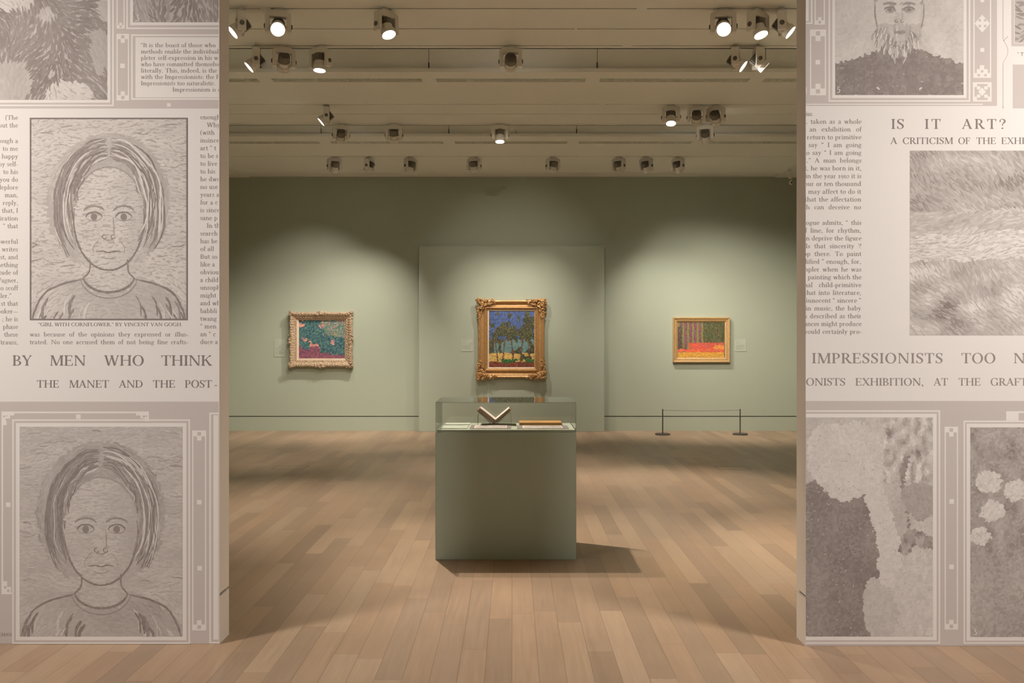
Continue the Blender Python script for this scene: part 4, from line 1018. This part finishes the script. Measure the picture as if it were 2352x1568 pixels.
mb = MB(); frame_sweep(mb, a0, b0, a1, b1, YB, [(0, 0), (0, .05), (.005, .054), (.027, .045), (.03, .034), (.03, 0)]); mb.build('cream_liner', M_slip, fr)
a0, b1 = W(687.5, 734.5, YB); a1, b0 = W(794.5, 823, YB)
oil(fr, a0, b0, a1, b1, YB - .034, 3000, col_left, lambda u, v: .5 + 2.0 * nz(u * 4, v * 4, 15), .034, .016, 91)

# right picture: plain bands and stripes of the same colours
def col_right(u, v, r):
    if v > .855: return C(*r.choice(((190, 140, 50), (182, 132, 48), (198, 150, 58))), r, .06)
    if v > .77: return C(*r.choice(((198, 88, 56), (204, 100, 62), (186, 76, 52))), r, .08)
    if v > .59 and u > .25: return C(*((200, 130, 60) if u > .78 and v > .65 else r.choice(((204, 84, 60), (194, 78, 58), (176, 72, 56)))), r, .08)
    if u > .55: return C(*r.choice(((64, 72, 40), (54, 62, 38), (78, 84, 46), (94, 72, 44), (70, 80, 44))), r)
    if u < .1 and .12 < v: return C(*r.choice(((84, 66, 54), (74, 58, 50))), r)
    return C(*((112, 112, 52) if math.sin(u * 62) > .35 else r.choice(((104, 66, 80), (118, 76, 86), (92, 58, 70), (126, 70, 66)))), r, .1)
x0, z1 = W(1544.5, 728.5, YB); x1, z0 = W(1675, 832, YB)
fr = empty('framed_painting', ((x0 + x1) / 2, YB, z0), 'painting banded red, orange and yellow in plain honey gold frame, right of panel', 'painting')
prof = [(.003, 0), (.0, .055), (.008, .068), (.022, .066), (.034, .048), (.042, .046), (.05, .054), (.058, .052), (.066, .036), (.08, .032), (.08, 0)]
worn = lambda x, z, ins, t, k: (.003 * nz(x * 70, z * 70, 5) if ins < .03 else 0, 0.0)
mb = MB(); frame_sweep(mb, x0, z0, x1, z1, YB, prof, 60, worn); mb.build('gilt_frame', M_gold3, fr)
a0, b1 = W(1555.5, 739, YB); a1, b0 = W(1662.5, 820.5, YB)
oil(fr, a0, b0, a1, b1, YB - .026, 2200, col_right, lambda u, v: 1.57 if v < .58 else 0.0, .04, .011, 95)

# caption labels beside the pictures
def caption_label(px0, py0, px1, py1, y, label, icon=False):
    x0, z1 = W(px0, py0, y); x1, z0 = W(px1, py1, y)
    r = empty('caption_label', ((x0 + x1) / 2, y, z0), label, 'label', 'picture labels')
    MB().box(x0, x1, y - .006, y, z0, z1).build('card', M_card, r)
    mb = MB(); rnd = random.Random(px0); hh = z1 - z0; ww = x1 - x0
    rows = [(.1, .6), (.16, .3), (.27, .45), (.36, .4)] + [(.48 + .055 * k, .84 - (.3 if k in (4, 7) else 0) - rnd.uniform(0, .06)) for k in range(8)]
    for (v, w) in rows:
        if icon and v > .86: continue
        x = x0 + ww * .08
        while x < x0 + ww * w:
            e = x + rnd.uniform(.006, .016); mb.box(x, min(e, x0 + ww * .92), y - .0065, y - .0061, z1 - hh * v - .0016, z1 - hh * v + .0016); x = e + .004
    mb.build('printed_text', M_cardtext, r)
    if icon:
        cx, cz = x0 + ww * .85, z1 - hh * .36; mb = MB()
        pts = [(cx + .018 * math.cos(math.pi * k / 10), y - .0064, cz + .018 * math.sin(math.pi * k / 10)) for k in range(11)]
        for p_, q_ in zip(pts, pts[1:]):
            i_ = lambda p: (cx + (p[0] - cx) * .78, p[1], cz + (p[2] - cz) * .78)
            mb.poly([p_, q_, i_(q_), i_(p_)])
        for s_ in (-1, 1): mb.box(cx + s_ * .016 - .004, cx + s_ * .016 + .004, y - .0067, y - .0061, cz - .016, cz)
        mb.build('headphone_symbol', M_cardtext, r)
caption_label(630.5, 779, 656.5, 819, YB, 'tall pale green caption label on the wall left of the blue-green painting')
caption_label(1060.5, 779, 1085.5, 806.5, YP, 'small caption label with headphone symbol, on the panel left of the middle painting', True)
caption_label(1688, 779, 1713.5, 806.5, YB, 'small pale caption label on the wall right of the plain gold framed painting')

# ------------------------------------------------------------------ display case
CY0 = 6.12; CY1 = 6.667; CX0, CX1 = -.513, .430
dc = empty('display_case', ((CX0 + CX1) / 2, (CY0 + CY1) / 2, 0), 'sage green display case with low clear glass top, in the middle of the floor', 'display case')
MB().box(CX0, CX1, CY0, CY1, .0, .851).build('plinth', M_case, dc, bevel=.002)
MB().box(CX0 + .009, CX1 - .009, CY0 + .009, CY1 - .009, .8512, .868).build('deck', M_green, dc)
t = .006
for nm, bx in (('front_pane', (CX0, CX1, CY0, CY0 + t, .8512, 1.049)), ('back_pane', (CX0, CX1, CY1 - t, CY1, .8512, 1.049)), ('side_pane', (CX0, CX0 + t, CY0 + t, CY1 - t, .8512, 1.049)), ('side_pane', (CX1 - t, CX1, CY0 + t, CY1 - t, .8512, 1.049)), ('top_pane', (CX0, CX1, CY0, CY1, 1.0492, 1.055))):
    MB().box(*bx).build(nm, M_glass, dc)
ZD = .8683
def flat_card(x0, x1, y0, y1, label):
    o = MB().box(x0, x1, y0, y1, ZD, ZD + .004).build('caption_card', M_card, None, bevel=.001)
    tag(o, label, 'card', 'cards in the case')
flat_card(-.478, -.297, 6.485, 6.62, 'blank pale green caption card lying in the case at left, the rear one')
flat_card(-.485, -.303, 6.20, 6.42, 'blank pale green caption card lying in the case at left, the front one')
def mounted(x0, x1, y0, y1, ix0, ix1, iy0, iy1, label, seed):
    r = empty('mounted_print', ((x0 + x1) / 2, (y0 + y1) / 2, ZD), label, 'print', 'prints in the case')
    MB().box(x0, x1, y0, y1, ZD, ZD + .003).build('mount', M_mat, r)
    MB().box(ix0, ix1, iy0, iy1, ZD + .003, ZD + .0035).build('paper_margin', M_paper, r)
    mb = MB(); w = (ix1 - ix0) * .025
    stroke_picture(mb, lambda X, Y, d: (X, Y, ZD + .0036 + d), ix0 + w, iy0 + .012, ix1 - w, iy1 - .012, 240, lambda u, v, rr: lerp3((.3, .25, .22), (.55, .47, .42), max(0, min(1, .55 + .6 * nz(u * 5, v * 4, seed) + rr.uniform(-.1, .1)))), lambda u, v: 2 * nz(u * 3, v * 3), .03, .008, seed, 0, .0003)
    mb.build('print_image', M_print, r, recalc=False)
mounted(-.287, -.006, 6.19, 6.47, -.258, -.036, 6.215, 6.44, 'grey mount with a pale print lying below the open book', 5)
mounted(.034, .386, 6.19, 6.425, .073, .346, 6.205, 6.405, 'grey mount with a pale print lying in front of the tan book', 9)
# open book on its clear stand
bx, by0, by1, bz = -.127, 6.44, 6.63, ZD + .012
ob = empty('open_book', (bx, (by0 + by1) / 2, bz), 'dark brown book standing open in a V inside the glass case', 'book')
def wing(s_, a, L, t0, t1):
    ca, sa = math.cos(a), math.sin(a)
    f = lambda l, h: (bx + s_ * (l * ca - h * sa), bz + l * sa + h * ca)
    return [f(.0, t0), f(L, t0), f(L, t1), f(.0, t1)]
for s_, a, L, th in ((-1, math.radians(38.5), .148, .026), (1, math.radians(40), .152, .014)):
    MB().prism(wing(s_, a, L + .004, -.003, .0), by0 - .003, by1 + .003).build('cover', M_leather, ob)
    pg = wing(s_, a, L, .0002, th)
    pg[3] = (bx, pg[3][1] - .0 + (.008 if s_ < 0 else .004)); 
    MB().prism(pg, by0, by1).build('page_block', M_edges, ob)
    tp = wing(s_, a, L - .004, th + .0002, th + .0012); MB().prism(tp, by0 + .003, by1 - .003).build('open_page', M_paper, ob)
st = MB()
for s_, xe in ((-1, -.243), (1, -.006)):
    for y in (by0 + .03, by1 - .03):
        st.tube([(xe, y, ZD + .001), (xe, y, ZD + .07), (xe - s_ * .006, y, ZD + .083), (xe - s_ * .018, y, ZD + .081), (bx + s_ * .016, y, ZD + .006)], .0022, 6)
sto = st.build('book_cradle', mat('clear_rod', (.5, .5, .4), .2, noise_amt=.02), None)
tag(sto, 'thin clear rod cradle holding up the open book in the case', 'book stand')
tb = empty('closed_book', (.21, 6.55, ZD), 'closed tan book lying flat at the right inside the glass case', 'book')
MB().box(.052, .352, 6.455, 6.64, ZD, ZD + .0025).box(.052, .352, 6.455, 6.64, ZD + .0165, ZD + .019).box(.052, .352, 6.455, 6.4575, ZD + .0025, ZD + .0165).build('cover', M_tan, tb)
MB().box(.058, .346, 6.4577, 6.634, ZD + .0027, ZD + .0163).build('page_block', M_paper, tb)
MB().box(.13, .22, 6.53, 6.545, ZD + .019, ZD + .0193).build('title_stamp', M_leather, tb)

# ------------------------------------------------------------------ low barrier before the right picture
YS = 1.46 * 2100 / 214
def stanchion(px, label):
    x = s2x(px, YS)
    r = empty('barrier_post', (x, YS, 0), label, 'barrier post', 'low barrier posts')
    MB().lathe([(.118, 0), (.118, .016), (.108, .022), (.02, .024)], 32, Matrix.Translation((x, YS, 0))).build('base', M_metal, r)
    MB().lathe([(.0095, .022), (.0095, .40), (.005, .404)], 14, Matrix.Translation((x, YS, 0))).build('rod', M_metal, r)
    return x
xa = stanchion(1522, 'left one of two short dark barrier posts before the red and yellow painting')
xb = stanchion(1700, 'right one of two short dark barrier posts before the red and yellow painting')
pts = [(xa + .0097 + (xb - xa - .0194) * k / 12, YS, .386 - .012 * (1 - ((k - 6) / 6) ** 2)) for k in range(13)]
cord = MB().tube(pts, .0025, 6).build('cord', M_metal, None)
tag(cord, 'thin grey cord stretched between the two low barrier posts', 'cord')

# ------------------------------------------------------------------ floor boxes, detector, security camera
def hatch(x0, x1, y0, y1, label):
    t = .004; mb = MB()
    mb.box(x0, x1, y0, y0 + t, -.01, .0008).box(x0, x1, y1 - t, y1, -.01, .0008).box(x0, x0 + t, y0 + t, y1 - t, -.01, .0008).box(x1 - t, x1, y0 + t, y1 - t, -.01, .0008)
    o = mb.build('floor_hatch', M_knob, None); tag(o, label, 'floor hatch', 'floor hatches')
hatch(-2.75, -2.385, 10.46, 10.75, 'flush floor box lid outlined in the planks at the left of the room')
hatch(2.37, 2.73, 10.40, 10.69, 'flush floor box lid outlined in the planks at the right of the room')
dx, dy = s2x(1180, 11.97), 11.97
dt = empty('detector', (dx, dy, ZR + .036), 'small round detector dome on the edge of the farther ceiling raft', 'detector')
MB().lathe([(.055, 0), (.055, .018), (.048, .03)], 24, Matrix.Translation((dx, dy, ZR + .036))).build('base', M_white, dt)
MB().lathe([(.04, .03), (.036, .046), (.02, .056)], 24, Matrix.Translation((dx, dy, ZR + .036))).build('dome', M_white, dt)
vy = 14.2
vx = s2x(1812, vy); vz = ZC - .02
cc = empty('security_camera', (vx, vy, vz), 'small white security camera hanging from the ceiling in the rear right corner', 'camera')
MB().box(vx - .02, vx + .02, vy - .02, vy + .02, vz - .02, vz).tube([(vx, vy, vz - .02), (vx + .01, vy, vz - .04)], .008, 8).build('mount', M_white, cc)
Mx = Matrix.Translation((vx + .018, vy, vz - .09)) @ Matrix.Rotation(-.22, 4, 'Y')
q = MB().box(-.026, .026, -.03, .03, -.06, .055)
q.v = [tuple(Mx @ Vector(p)) for p in q.v]; q.build('housing', M_white, cc)
MB().tube([(vx + .03, vy, vz - .14), (vx + .034, vy, vz - .19)], .006, 8).build('arm', M_white, cc)
ey = MB().blob((vx + .034, vy, vz - .215), (.034, .034, .032), None, 14, 10).build('eyeball', M_white, cc, smooth=True)
MB().lathe([(.016, 0), (.016, .012), (.01, .014)], 16, Matrix.Translation((vx + .03, vy - .028, vz - .218)) @ Matrix.Rotation(math.pi / 2, 4, 'X')).build('lens', M_knob, ey)
